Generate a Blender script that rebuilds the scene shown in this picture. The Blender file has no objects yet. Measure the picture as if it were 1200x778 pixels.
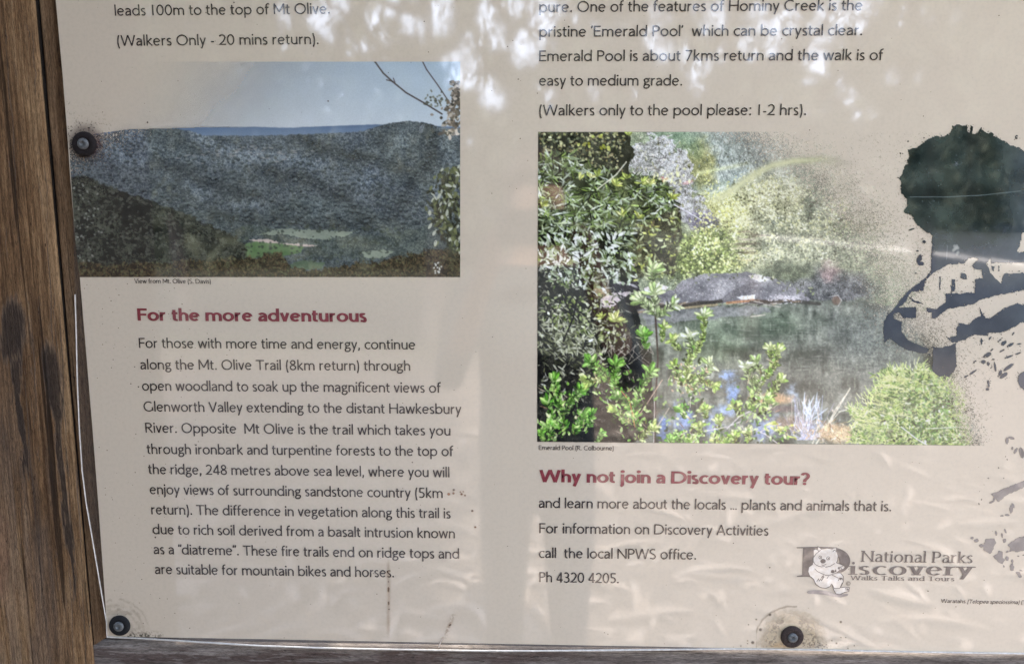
import bpy, bmesh, math, random
import numpy as np
from mathutils import Vector, Matrix

C = bpy.context
scn = C.scene
rng = np.random.default_rng(7)
random.seed(7)

# ------------------------------------------------------------------ camera
CAM_Y, CAM_Z = -0.765, 1.55
PITCH, YAW, ROLL = math.radians(8.127), math.radians(-1.638), 0.0
FPX = 900.0                                   # focal length for a 1200 px wide frame
cy_, sy_ = math.cos(YAW), math.sin(YAW)
cp_, sp_ = math.cos(PITCH), math.sin(PITCH)
FWD = np.array([sy_*cp_, cy_*cp_, -sp_])
RGT = np.array([cy_, -sy_, 0.0])
UPV = np.cross(RGT, FWD)

def P(x, y):
    """point of the sign's plane (Y = 0) seen at photo pixel x, y -> (X, Z)"""
    d = RGT*((x-600.0)/FPX) + UPV*((389.0-y)/FPX) + FWD
    t = -CAM_Y/d[1]
    return d[0]*t, CAM_Z + d[2]*t

cam_d = bpy.data.cameras.new('camera')
cam = bpy.data.objects.new('camera', cam_d)
scn.collection.objects.link(cam)
cam_d.sensor_width = 36.0
cam_d.lens = 36.0*FPX/1200.0
cam_d.clip_start = 0.01
cam_d.clip_end = 2000
m = Matrix(((RGT[0], UPV[0], -FWD[0], 0), (RGT[1], UPV[1], -FWD[1], 0), (RGT[2], UPV[2], -FWD[2], 0), (0, 0, 0, 1)))
cam.matrix_world = Matrix.Translation((0, CAM_Y, CAM_Z)) @ m
scn.camera = cam

# ------------------------------------------------------------------ light
SUN_EL, SUN_AZ = math.radians(56), math.radians(12)     # the sun stands behind the sign
world = bpy.data.worlds.new('World')
scn.world = world
world.use_nodes = True
wn = world.node_tree
sky = wn.nodes.new('ShaderNodeTexSky')
sky.sky_type = 'NISHITA'
sky.sun_disc = False
sky.sun_elevation = SUN_EL
sky.sun_rotation = SUN_AZ
sky.dust_density = 2.0
wn.nodes['Background'].inputs['Strength'].default_value = 0.15
# thin bright cloud low in the sky, broken higher up
tcw = wn.nodes.new('ShaderNodeTexCoord')
cn = wn.nodes.new('ShaderNodeTexNoise'); cn.inputs['Scale'].default_value = 3.0; cn.inputs['Detail'].default_value = 5
wn.links.new(tcw.outputs['Generated'], cn.inputs['Vector'])
sepw = wn.nodes.new('ShaderNodeSeparateXYZ'); wn.links.new(tcw.outputs['Generated'], sepw.inputs[0])
low = wn.nodes.new('ShaderNodeMapRange')
for k_, v_ in ((1, 0.30), (2, 0.85), (3, 0.55), (4, -0.15)): low.inputs[k_].default_value = v_
wn.links.new(sepw.outputs['Z'], low.inputs[0])
addw = wn.nodes.new('ShaderNodeMath'); addw.operation = 'ADD'
wn.links.new(cn.outputs['Fac'], addw.inputs[0]); wn.links.new(low.outputs[0], addw.inputs[1])
rw_ = wn.nodes.new('ShaderNodeMapRange'); rw_.interpolation_type = 'SMOOTHSTEP'
rw_.inputs[1].default_value = 0.55; rw_.inputs[2].default_value = 0.85
wn.links.new(addw.outputs[0], rw_.inputs[0])
cm = wn.nodes.new('ShaderNodeMix'); cm.data_type = 'RGBA'
cm.inputs[7].default_value = (7.2, 8.2, 10.2, 1)
wn.links.new(rw_.outputs[0], cm.inputs[0]); wn.links.new(sky.outputs['Color'], cm.inputs[6])
wn.links.new(cm.outputs[2], wn.nodes['Background'].inputs['Color'])
sun_d = bpy.data.lights.new('sun', 'SUN')
sun_d.energy = 3.2
sun_d.angle = math.radians(0.53)
sun_d.color = (1.0, 0.94, 0.84)
sun = bpy.data.objects.new('sun', sun_d)
scn.collection.objects.link(sun)
sdir = Vector((math.sin(SUN_AZ)*math.cos(SUN_EL), math.cos(SUN_AZ)*math.cos(SUN_EL), math.sin(SUN_EL)))
sun.rotation_euler = sdir.to_track_quat('Z', 'Y').to_euler()
sun.location = sdir*20
scn.view_settings.view_transform = 'Standard'
scn.view_settings.look = 'None'
scn.view_settings.exposure = 2.37
scn.view_settings.gamma = 1.0
scn.view_settings.use_curve_mapping = False
try:
    scn.cycles.use_denoising = True
    scn.cycles.denoising_prefilter = 'NONE'
    scn.cycles.max_bounces = 6
    scn.cycles.transparent_max_bounces = 12
    scn.cycles.sample_clamp_indirect = 6
    scn.cycles.caustics_reflective = False
    scn.cycles.caustics_refractive = False
except Exception:
    pass

# ------------------------------------------------------------------ helpers
def s2l(c):
    c = np.asarray(c, float)
    return np.where(c <= 0.04045, c/12.92, ((c+0.055)/1.055)**2.4)

def link(o):
    scn.collection.objects.link(o)
    return o

def empty(name, loc, label=None, cat=None, group=None):
    o = link(bpy.data.objects.new(name, None))
    o.location = loc
    o.empty_display_size = 0.05
    return tag(o, label, cat, group)

def tag(o, label=None, cat=None, group=None, kind=None):
    if label: o['label'] = label
    if cat: o['category'] = cat
    if group: o['group'] = group
    if kind: o['kind'] = kind
    return o

def adopt(o, parent):
    """child keeps its mesh in world coordinates"""
    o.parent = parent
    o.matrix_parent_inverse = Matrix.Translation(parent.location).inverted()
    return o

def mesh_obj(name, verts, faces, mat, parent=None, smooth=False):
    me = bpy.data.meshes.new(name)
    me.from_pydata([tuple(v) for v in verts], [], [tuple(f) for f in faces])
    me.validate()
    me.update()
    me.materials.append(mat)
    if smooth:
        me.polygons.foreach_set('use_smooth', [True]*len(me.polygons))
    o = link(bpy.data.objects.new(name, me))
    if parent: adopt(o, parent)
    return o

def quad_mesh(name, V, F, mat, parent=None, smooth=False):
    """numpy vertices (n,3), quads (m,4)"""
    me = bpy.data.meshes.new(name)
    V = np.asarray(V, np.float32); F = np.asarray(F, np.int32)
    me.vertices.add(len(V)); me.vertices.foreach_set('co', V.ravel())
    me.loops.add(F.size); me.loops.foreach_set('vertex_index', F.ravel())
    me.polygons.add(len(F))
    me.polygons.foreach_set('loop_start', np.arange(0, F.size, F.shape[1], dtype=np.int32))
    me.polygons.foreach_set('loop_total', np.full(len(F), F.shape[1], np.int32))
    if smooth:
        me.polygons.foreach_set('use_smooth', np.ones(len(F), bool))
    me.update(calc_edges=True)
    me.materials.append(mat)
    o = link(bpy.data.objects.new(name, me))
    if parent: adopt(o, parent)
    return o

def bm_obj(name, bm, mat, parent=None, smooth=False):
    me = bpy.data.meshes.new(name)
    bm.to_mesh(me); bm.free()
    me.materials.append(mat)
    if smooth:
        me.polygons.foreach_set('use_smooth', [True]*len(me.polygons))
    o = link(bpy.data.objects.new(name, me))
    if parent: adopt(o, parent)
    return o

# ------------------------------------------------------------------ node helpers
class NT:
    def __init__(s, name):
        s.m = bpy.data.materials.new(name)
        s.m.use_nodes = True
        s.t = s.m.node_tree
        s.t.nodes.clear()
        s.out = s.n('ShaderNodeOutputMaterial')
    def n(s, kind, **kw):
        nd = s.t.nodes.new(kind)
        for k, v in kw.items(): setattr(nd, k, v)
        return nd
    def l(s, a, b): s.t.links.new(a, b)
    def coord(s, scale=(1, 1, 1), loc=(0, 0, 0)):
        tc = s.n('ShaderNodeTexCoord'); mp = s.n('ShaderNodeMapping')
        mp.inputs['Scale'].default_value = scale; mp.inputs['Location'].default_value = loc
        s.l(tc.outputs['Object'], mp.inputs['Vector'])
        return mp.outputs['Vector']
    def noise(s, vec, scale, detail=4, rough=0.55, dist=0.0):
        nd = s.n('ShaderNodeTexNoise')
        nd.inputs['Scale'].default_value = scale; nd.inputs['Detail'].default_value = detail
        nd.inputs['Roughness'].default_value = rough; nd.inputs['Distortion'].default_value = dist
        s.l(vec, nd.inputs['Vector'])
        return nd.outputs['Fac']
    def ramp(s, fac, stops):
        r = s.n('ShaderNodeValToRGB')
        e = r.color_ramp.elements
        while len(e) < len(stops): e.new(0.5)
        for el, (p, c) in zip(e, stops):
            el.position = p
            el.color = (c, c, c, 1) if not hasattr(c, '__len__') else (*c[:3], 1)
        s.l(fac, r.inputs['Fac'])
        return r.outputs['Color']
    def mix(s, fac, a, b, blend='MIX'):
        nd = s.n('ShaderNodeMix', data_type='RGBA', blend_type=blend)
        for sock, v in ((nd.inputs[0], fac), (nd.inputs[6], a), (nd.inputs[7], b)):
            if hasattr(v, 'is_linked'): s.l(v, sock)
            elif hasattr(v, '__len__'): sock.default_value = (*v[:3], 1)
            else: sock.default_value = v
        return nd.outputs[2]
    def math(s, op, a, b=0.0):
        nd = s.n('ShaderNodeMath', operation=op)
        for sock, v in ((nd.inputs[0], a), (nd.inputs[1], b)):
            if hasattr(v, 'is_linked'): s.l(v, sock)
            else: sock.default_value = v
        return nd.outputs[0]
    def bump(s, h, strength, dist=0.001):
        b = s.n('ShaderNodeBump')
        b.inputs['Strength'].default_value = strength; b.inputs['Distance'].default_value = dist
        s.l(h, b.inputs['Height'])
        return b.outputs['Normal']
    def bsdf(s, color, rough=0.6, normal=None, **kw):
        p = s.n('ShaderNodeBsdfPrincipled')
        if hasattr(color, 'is_linked'): s.l(color, p.inputs['Base Color'])
        else: p.inputs['Base Color'].default_value = (*color[:3], 1)
        if hasattr(rough, 'is_linked'): s.l(rough, p.inputs['Roughness'])
        else: p.inputs['Roughness'].default_value = rough
        for k, v in kw.items():
            p.inputs[k.replace('_', ' ')].default_value = v
        if normal is not None: s.l(normal, p.inputs['Normal'])
        return p
    def done(s, shader):
        s.l(shader, s.out.inputs['Surface'])
        return s.m

def gloss_skin(N, color, alpha=None):
    """every printed surface of the sign sits under the same slightly wavy clear laminate"""
    v = N.coord((1, 1, 1))
    wav = N.noise(N.coord((1, 1, 0.35)), 9.0, 1.5, 0.4)
    fine = N.noise(N.coord((1, 1, 0.6)), 70.0, 2.0, 0.5)
    h = N.math('ADD', N.math('MULTIPLY', wav, 1.0), N.math('MULTIPLY', fine, 0.03))
    nrm = N.bump(h, 1.0, 0.00042)
    p = N.bsdf(color, 0.5, None, Specular_IOR_Level=0.0, Coat_Weight=1.0, Coat_IOR=2.0)
    rg = N.math('ADD', N.math('MULTIPLY', N.noise(v, 14.0, 3, 0.6), 0.07), 0.005)
    N.l(rg, p.inputs['Coat Roughness'])
    N.l(nrm, p.inputs['Coat Normal'])
    if alpha is None:
        return p.outputs[0]
    tr = N.n('ShaderNodeBsdfTransparent'); mx = N.n('ShaderNodeMixShader')
    N.l(alpha, mx.inputs[0]); N.l(tr.outputs[0], mx.inputs[1]); N.l(p.outputs[0], mx.inputs[2])
    return mx.outputs[0]

def mat_paper():
    N = NT('laminated_cream_print')
    v = N.coord()
    a = N.noise(v, 3.0, 3, 0.5)
    b = N.noise(v, 260.0, 4, 0.7)
    col = N.mix(N.ramp(a, [(0.3, 0.0), (0.7, 1.0)]), (0.590, 0.503, 0.388), (0.618, 0.526, 0.402))
    col = N.mix(N.math('MULTIPLY', N.ramp(b, [(0.35, 1.0), (0.55, 0.0)]), 0.16), col, (0.40, 0.35, 0.29))
    vo = N.n('ShaderNodeTexVoronoi'); vo.inputs['Scale'].default_value = 95.0
    N.l(v, vo.inputs['Vector'])
    sp = N.ramp(vo.outputs['Distance'], [(0.035, 1.0), (0.07, 0.0)])
    gate = N.ramp(N.noise(v, 23.0, 3, 0.6), [(0.56, 0.0), (0.64, 1.0)])
    col = N.mix(N.math('MULTIPLY', N.math('MULTIPLY', sp, gate), 0.75), col, (0.16, 0.11, 0.08))
    return N.done(gloss_skin(N, col))

def mat_print(name):
    N = NT(name)
    at = N.n('ShaderNodeAttribute'); at.attribute_name = 'ink'
    n = N.noise(N.coord(), 900.0, 2, 0.6)
    col = N.mix(1.0, at.outputs['Color'], N.ramp(n, [(0.25, 0.86), (0.75, 1.0)]), 'MULTIPLY')
    return N.done(gloss_skin(N, col, at.outputs['Alpha']))

def mat_ink(name, c):
    N = NT(name)
    n = N.noise(N.coord(), 180.0, 4, 0.7)
    col = N.mix(N.math('MULTIPLY', N.ramp(n, [(0.45, 0.0), (0.7, 1.0)]), 0.35), c, tuple(min(1, x*2.2+0.03) for x in c))
    return N.done(gloss_skin(N, col))

M_PAPER = mat_paper()
M_PRINT = mat_print('printed_colour')
M_TEXT = mat_ink('dark_brown_ink', (0.042, 0.034, 0.030))
M_HEAD = mat_ink('maroon_ink', (0.195, 0.032, 0.040))
M_LOGO = mat_ink('grey_brown_ink', (0.115, 0.094, 0.082))
M_LOGO_L = mat_ink('pale_brown_ink', (0.30, 0.255, 0.225))
M_WHITE = mat_ink('white_ink', (0.66, 0.58, 0.48))

def mat_wood(name, dark, mid, light, axis, gloss=0.8):
    N = NT(name)
    def st(k): return (1, 1, k) if axis == 'z' else (k, 1, 1)
    broad = N.noise(N.coord(st(.10)), 26.0, 5, 0.6, 0.8)           # wide bands of early and late wood
    fib = N.noise(N.coord(st(.05)), 300.0, 5, 0.8, 0.15)          # fibres
    hair = N.noise(N.coord(st(.10)), 1500.0, 3, 0.8)                # hair-fine checks
    mott = N.noise(N.coord(st(.5)), 60.0, 4, 0.6)
    f = N.math('ADD', N.math('MULTIPLY', fib, 0.55), N.math('MULTIPLY', broad, 0.45))
    col = N.ramp(f, [(0.39, dark), (0.5, mid), (0.61, light)])
    col = N.mix(1.0, col, N.ramp(hair, [(0.36, 0.45), (0.56, 1.12)]), 'MULTIPLY')
    col = N.mix(1.0, col, N.ramp(mott, [(0.3, 0.8), (0.7, 1.1)]), 'MULTIPLY')
    at = N.n('ShaderNodeAttribute'); at.attribute_name = 'ink'
    stain = N.mix(1.0, at.outputs['Color'], N.ramp(hair, [(0.36, 0.5), (0.6, 1.25)]), 'MULTIPLY')
    col = N.mix(at.outputs['Alpha'], col, stain)
    crack = N.ramp(N.noise(N.coord(st(.018)), 150.0, 2, 0.5, 0.1), [(0.295, 1.0), (0.325, 0.0)])
    pore = N.ramp(N.noise(N.coord(st(.3)), 330.0, 2, 0.5), [(0.24, 1.0), (0.29, 0.0)])
    col = N.mix(N.math('MULTIPLY', N.math('MAXIMUM', crack, pore), 0.75), col, tuple(0.2*x for x in dark))
    h = N.math('SUBTRACT', N.math('ADD', fib, N.math('MULTIPLY', hair, 0.7)), N.math('MULTIPLY', crack, 1.2))
    return N.done(N.bsdf(col, gloss, N.bump(h, 0.9, 0.0012), Specular_IOR_Level=0.2).outputs[0])

M_POST = mat_wood('weathered_brown_timber', (0.070, 0.036, 0.016), (0.185, 0.104, 0.048), (0.330, 0.208, 0.106), 'z')
M_BATTEN = mat_wood('brown_batten_timber', (0.062, 0.033, 0.016), (0.140, 0.080, 0.040), (0.230, 0.145, 0.080), 'z')
M_RAIL = mat_wood('grey_weathered_timber', (0.085, 0.070, 0.060), (0.175, 0.150, 0.132), (0.30, 0.268, 0.24), 'x')

# ------------------------------------------------------------------ printed pictures: ink laid down by code
def vnoise(h, w, cell, seed, aspect=1.0):
    """smooth value noise, cell size in samples (aspect stretches vertically)"""
    r = np.random.default_rng(seed)
    ch, cw = cell*aspect, cell
    gh, gw = int(h/ch)+3, int(w/cw)+3
    g = r.random((gh, gw))
    y = np.arange(h)/ch; x = np.arange(w)/cw
    yi = y.astype(int); xi = x.astype(int)
    fy = y-yi; fx = x-xi
    fy = (fy*fy*(3-2*fy))[:, None]; fx = (fx*fx*(3-2*fx))[None, :]
    a = g[yi][:, xi]; b = g[yi][:, xi+1]; c = g[yi+1][:, xi]; d = g[yi+1][:, xi+1]
    return (a*(1-fx)+b*fx)*(1-fy)+(c*(1-fx)+d*fx)*fy

def fbm(h, w, cell, seed, octs=4, gain=0.5, aspect=1.0):
    t = np.zeros((h, w)); a = 1.0; s = 0
    for k in range(octs):
        t += a*vnoise(h, w, max(cell/2**k, 1.0), seed+k*17, aspect); s += a; a *= gain
    return t/s

def sstep(a, b, x):
    t = np.clip((x-a)/(b-a), 0, 1)
    return t*t*(3-2*t)

class Sheet:
    """a picture printed on the sign; x, y are photo pixels on the sign's plane, colours are sRGB 0..255"""
    def __init__(s, x0, y0, x1, y1, S=1.5, seed=1):
        s.x0, s.y0, s.x1, s.y1, s.S = x0, y0, x1, y1, S
        s.w = int(round((x1-x0)*S))+1; s.h = int(round((y1-y0)*S))+1
        s.X = x0+np.arange(s.w)[None, :]/S+np.zeros((s.h, 1))
        s.Y = y0+np.arange(s.h)[:, None]/S+np.zeros((1, s.w))
        s.img = np.zeros((s.h, s.w, 3)); s.a = np.ones((s.h, s.w)); s.seed = seed
        s.rng = np.random.default_rng(seed)
    def N(s, cell, seed, octs=4, gain=0.55, aspect=1.0):
        return fbm(s.h, s.w, cell*s.S, s.seed*100+seed, octs, gain, aspect)
    def put(s, mask, col):
        col = np.asarray(col, float)
        s.img = s.img*(1-mask[..., None])+col*mask[..., None]
    def tone(s, mask, c0, c1, t):
        col = np.asarray(c0, float)+(np.asarray(c1, float)-np.asarray(c0, float))*np.clip(t, 0, 1)[..., None]
        s.img = s.img*(1-mask[..., None])+col*mask[..., None]
    def blob(s, cx, cy, rx, ry, soft=0.5, ang=0.0, warp=0.0, seed=3):
        c, n = math.cos(math.radians(ang)), math.sin(math.radians(ang))
        dx, dy = s.X-cx, s.Y-cy
        u = (dx*c+dy*n)/rx; v = (-dx*n+dy*c)/ry
        r = np.sqrt(u*u+v*v)
        if warp: r = r+(s.N(max(rx, ry)*0.35, seed, 3)-0.5)*2*warp
        return 1-sstep(1-soft, 1+soft*0.3, r)
    def poly(s, pts, warp=0.0, seed=5, cell=4.0):
        X, Y = s.X, s.Y
        if warp:
            X = X+(s.N(cell, seed, 3)-0.5)*2*warp; Y = Y+(s.N(cell, seed+50, 3)-0.5)*2*warp
        m = np.zeros(X.shape, bool)
        n = len(pts)
        for i in range(n):
            xa, ya = pts[i]; xb, yb = pts[(i+1) % n]
            if ya == yb: continue
            c = ((ya > Y) != (yb > Y)) & (X < (xb-xa)*(Y-ya)/(yb-ya)+xa)
            m ^= c
        return m.astype(float)
    def below(s, pts, warp=0.0, seed=9, soft=0.7, cell=6):
        """mask under the line through pts"""
        xs = [p[0] for p in pts]; ys = [p[1] for p in pts]
        line = np.interp(s.X[0], xs, ys)[None, :]
        Y = s.Y+((s.N(cell, seed, 3)-0.5)*2*warp if warp else 0)
        return sstep(-soft, soft, Y-line)
    def leaf(s, cx, cy, ln, wd, ang, col, op=1.0):
        """pointed leaf rooted at cx, cy"""
        S = s.S
        c, n = math.cos(ang), math.sin(ang)
        tx, ty = cx+c*ln, cy+n*ln
        i0 = max(0, int((min(cx, tx)-wd-s.x0)*S)); i1 = min(s.w, int((max(cx, tx)+wd-s.x0)*S)+2)
        j0 = max(0, int((min(cy, ty)-wd-s.y0)*S)); j1 = min(s.h, int((max(cy, ty)+wd-s.y0)*S)+2)
        if i0 >= i1 or j0 >= j1: return
        dx = s.X[j0:j1, i0:i1]-cx; dy = s.Y[j0:j1, i0:i1]-cy
        u = (dx*c+dy*n)/ln; v = np.abs(-dx*n+dy*c)
        prof = wd*np.clip(4*u*(1-u), 0, 1)**0.7
        m = np.clip((prof-v)*S+0.5, 0, 1)*((u > 0) & (u < 1))*op
        b = s.img[j0:j1, i0:i1]
        s.img[j0:j1, i0:i1] = b*(1-m[..., None])+np.asarray(col, float)*m[..., None]
    def line(s, pts, wd, col, op=1.0, to=None):
        for k, ((xa, ya), (xb, yb)) in enumerate(zip(pts[:-1], pts[1:])):
            S = s.S; r = wd+1
            i0 = max(0, int((min(xa, xb)-r-s.x0)*S)); i1 = min(s.w, int((max(xa, xb)+r-s.x0)*S)+2)
            j0 = max(0, int((min(ya, yb)-r-s.y0)*S)); j1 = min(s.h, int((max(ya, yb)+r-s.y0)*S)+2)
            if i0 >= i1 or j0 >= j1: continue
            dx = s.X[j0:j1, i0:i1]-xa; dy = s.Y[j0:j1, i0:i1]-ya
            L2 = max((xb-xa)**2+(yb-ya)**2, 1e-6)
            t = np.clip((dx*(xb-xa)+dy*(yb-ya))/L2, 0, 1)
            d = np.hypot(dx-t*(xb-xa), dy-t*(yb-ya))
            m = np.clip((wd/2-d)*S+0.5, 0, 1)*op
            b = s.img[j0:j1, i0:i1]
            s.img[j0:j1, i0:i1] = b*(1-m[..., None])+np.asarray(col, float)*m[..., None]
    def scatter(s, n, where, ln, wd, angs, cols, op=(0.75, 1.0), jit=18):
        """leaves scattered by rejection against the mask function where"""
        r = s.rng; k = 0; tries = 0
        while k < n and tries < n*30:
            tries += 1
            j = r.integers(0, s.h); i = r.integers(0, s.w)
            if r.random() > where[j, i]: continue
            k += 1
            c = np.asarray(cols[r.integers(0, len(cols))], float)+r.normal(0, jit)
            a = angs if np.isscalar(angs) else r.uniform(*angs)
            if np.isscalar(angs): a = angs+r.normal(0, 0.5)
            s.leaf(s.X[0, i], s.Y[j, 0], r.uniform(*ln), r.uniform(*wd), math.radians(a) if not np.isscalar(angs) else a, np.clip(c, 0, 255), r.uniform(*op))
    def tuft(s, cx, cy, ang, n, ln, wd, cols, spread=1.9):
        """rosette of blunt leaves round the tip of a shoot"""
        r = s.rng
        for k in range(n):
            a = ang+(r.random()-0.5)*spread*1.6
            c = np.asarray(cols[r.integers(0, len(cols))], float)+r.normal(0, 10)
            L = ln*r.uniform(0.7, 1.15)
            s.leaf(cx+r.normal(0, 1), cy+r.normal(0, 1), L, wd*r.uniform(0.8, 1.2), a, np.clip(c*0.72, 0, 255))
            s.leaf(cx+math.cos(a)*L*0.25, cy+math.sin(a)*L*0.25, L*0.72, wd*0.55, a+0.1, np.clip(c*1.12, 0, 255), 0.9)
    def speckle(s, keep, cell=1.0, seed=77):
        """dither: the ink has flaked off in dots where keep is small"""
        r = np.random.default_rng(s.seed*31+seed)
        n = 0.6*r.random((s.h, s.w))+0.4*vnoise(s.h, s.w, 1.6*s.S, s.seed*7+seed)
        n = (n-0.12)/0.76
        s.a = s.a*np.clip((keep-n)*4+0.5, 0, 1)
    def build(s, name, mat, parent, depth, thr=0.004):
        yy, xx = np.mgrid[0:s.h, 0:s.w]
        d = RGT[None, None, :]*((s.X-600)/FPX)[..., None]+UPV[None, None, :]*((389-s.Y)/FPX)[..., None]+FWD
        t = -CAM_Y/d[..., 1]
        V = np.stack([d[..., 0]*t, np.full_like(t, -depth), CAM_Z+d[..., 2]*t], -1).reshape(-1, 3)
        idx = (yy*s.w+xx)
        F = np.stack([idx[:-1, :-1], idx[1:, :-1], idx[1:, 1:], idx[:-1, 1:]], -1).reshape(-1, 4)
        al = s.a
        am = np.maximum(np.maximum(al[:-1, :-1], al[1:, :-1]), np.maximum(al[1:, 1:], al[:-1, 1:])).ravel()
        F = F[am > thr]
        used = np.zeros(len(V), bool); used[F.ravel()] = True
        remap = np.cumsum(used)-1
        V = V[used]; F = remap[F]
        o = quad_mesh(name, V, F, mat, parent)
        at = o.data.color_attributes.new('ink', 'FLOAT_COLOR', 'POINT')
        rgba = np.concatenate([s2l(np.clip(s.img, 0, 255)/255.0), al[..., None]], -1).reshape(-1, 4)[used]
        at.data.foreach_set('color', rgba.astype(np.float32).ravel())
        return o

def paint_valley():
    s = Sheet(82, 72.7, 539.3, 325.0, 1.5, 1)
    X, Y = s.X, s.Y
    R = np.random.default_rng(5)
    grain = R.random((s.h, s.w))
    one = np.ones_like(X)
    # pale sky
    s.tone(one, (182, 194, 200), (214, 221, 222), (Y-72)/80)
    s.tone(one*0.35*sstep(330, 540, X), (168, 200, 220), (200, 220, 229), (Y-72)/80)
    # far blue ridge
    ridge = s.below([(80, 150), (205, 149), (300, 149), (340, 150), (400, 147.5), (440, 146), (540, 149)], 0.4, 11)
    s.tone(ridge, (98, 120, 148), (122, 140, 160), (Y-147)/13)
    # mountain
    mt = s.below([(80, 162), (120, 158), (150, 151.5), (205, 150.5), (225, 154), (236, 159), (300, 159.5), (345, 158), (400, 156), (425, 154),
                  (440, 149), (455, 145), (480, 142), (502, 145), (516, 149), (540, 152)], 1.5, 12, 0.6, 4)
    tex = 0.42*s.N(2.0, 1, 2)+0.38*grain+0.30*s.N(16, 2, 3)
    tt = (tex-0.33)*2.3
    s.tone(mt, (46, 53, 60), (118, 125, 126), tt)
    s.tone(mt*0.55*sstep(0.45, 0.65, s.N(55, 4, 2)), (46, 52, 54), (104, 112, 106), tt)
    # spurs with their own tone
    for pts, c0, c1 in (([(80, 200), (180, 190), (260, 178), (330, 200), (400, 215), (470, 225), (540, 230)], (45, 51, 57), (110, 116, 115)),
                        ([(80, 240), (300, 250), (360, 228), (420, 240), (480, 262), (540, 250)], (44, 51, 54), (106, 114, 110))):
        mk = s.below(pts, 6, 14, 3, 14)*mt
        s.tone(mk*0.75, c0, c1, tt)
    # spur crests catch the light, gullies between them stay darker
    for k, (pts, g) in enumerate((([(150, 160), (190, 178), (250, 190), (300, 196)], 1), ([(232, 160), (262, 176), (330, 186), (372, 192)], 1), ([(300, 196), (360, 212), (410, 236), (432, 262)], -1), ([(345, 160), (380, 176), (424, 186), (470, 196)], -1),
                                  ([(480, 146), (468, 170), (440, 196), (420, 232)], 1), ([(502, 150), (506, 180), (482, 214), (462, 258)], -1), ([(516, 152), (530, 190), (516, 232)], 1), ([(180, 192), (240, 214), (300, 232), (360, 246)], -1), ([(120, 168), (150, 186), (200, 204), (240, 228)], 1),
                                  ([(280, 240), (330, 236), (380, 248)], 1), ([(252, 252), (300, 258), (350, 262), (420, 264)], -1))):
        q = np.array(pts, float); dist = np.full(X.shape, 1e9)
        for (xa, ya), (xb, yb) in zip(pts[:-1], pts[1:]):
            tq = np.clip(((X-xa)*(xb-xa)+(Y-ya)*(yb-ya))/((xb-xa)**2+(yb-ya)**2), 0, 1)
            dist = np.minimum(dist, np.hypot(X-xa-tq*(xb-xa), (Y-ya-tq*(yb-ya))*1.3))
        dist = dist+(s.N(14, 200+k, 3)-.5)*16
        f = np.exp(-(dist/9)**2)*mt*.26
        s.img = s.img*(1+g*f[..., None])
    for k in range(2600):       # crowns, each a lit top over its own dark side
        x = R.uniform(92, 538); y = R.uniform(154, 290)
        if mt[int((y-s.y0)*s.S), int((x-s.x0)*s.S)] < .5: continue
        z = .55+.45*(y-150)/140; w_ = R.uniform(1.6, 3.4)*z; g = R.uniform(84, 124)
        s.leaf(x-w_, y+w_*.5, w_*2.1, w_*.8, 0, (36, 41, 44), .55); s.leaf(x-w_, y-w_*.1, w_*1.9, w_*.55, R.normal(0, .2), (g*.93, g, g*.97), .6)
    for k in range(900):        # bare trunks and crowns catching light
        x = R.uniform(120, 538); y = R.uniform(158, 285)
        g = R.uniform(105, 150)
        s.leaf(x, y, R.uniform(1, 2.4), R.uniform(0.5, 0.9), R.uniform(0, 3.1), (g*0.97, g, g*1.0), 0.55)
    for k in range(45):
        x = R.normal(300, 60); y = R.normal(181, 5)
        s.leaf(x, y, R.uniform(3, 7), 0.7, R.normal(0, .15), (150, 146, 140), 0.6)
    # pale flood plain and paddocks
    s.put(s.poly([(280, 273), (300, 269), (340, 268), (415, 272), (410, 279), (380, 281), (330, 277), (296, 276)], 1.2, 21)*0.8, (138, 146, 126))
    s.tone(s.poly([(276, 302), (284, 288), (300, 282), (330, 284), (358, 288), (352, 296), (320, 303)], 1.2, 22), (74, 100, 62), (112, 130, 92), s.N(9, 23, 3))
    s.put(s.poly([(290, 281), (312, 280), (372, 288), (370, 290), (340, 287), (300, 283)], 0.8, 24), (176, 160, 150))
    # tree belts on the plain
    for pts, c in (([(300, 276), (330, 274), (360, 282), (420, 275), (470, 272), (540, 255), (540, 305), (440, 302), (360, 303), (355, 290), (372, 288), (320, 282)], 0),
                   ([(240, 285), (290, 262), (310, 266), (330, 270), (300, 275), (278, 281), (274, 290)], 0)):
        s.tone(s.poly(pts, 4, 25, 6), (44, 50, 50), (104, 112, 104), tt*0.9)
    s.tone(s.poly([(424, 296), (445, 293), (462, 295), (452, 302), (430, 303)], 1.5, 26), (118, 128, 112), (140, 146, 128), grain)
    s.put(s.poly([(338, 310), (356, 305), (380, 308), (378, 315), (345, 316)], 1.5, 27)*.8, (84, 100, 74))
    for k in range(260):        # hedges and single trees between the paddocks
        x = R.uniform(274, 470); y = R.choice([268, 272, 281, 284, 289, 296, 302, 305])+R.normal(0, 1.3)
        s.leaf(x, y, R.uniform(2, 5), R.uniform(.8, 1.6), R.normal(0, .3), (52, 58, 50) if k % 3 else (78, 86, 72), .7)
    # near hill on the left
    hill = s.below([(80, 205), (98, 208), (120, 216), (160, 229), (200, 243), (240, 262), (270, 274), (290, 288), (286, 300), (270, 312), (269, 400), (540, 420)], 4, 15, 1.5, 5)
    hill = hill*(1-sstep(284, 294, X))
    t2 = (0.4*s.N(5, 31, 3)+0.35*grain+0.35*s.N(22, 32, 2)-0.36)*2.6
    s.tone(hill, (26, 27, 25), (82, 84, 70), t2)
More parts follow.
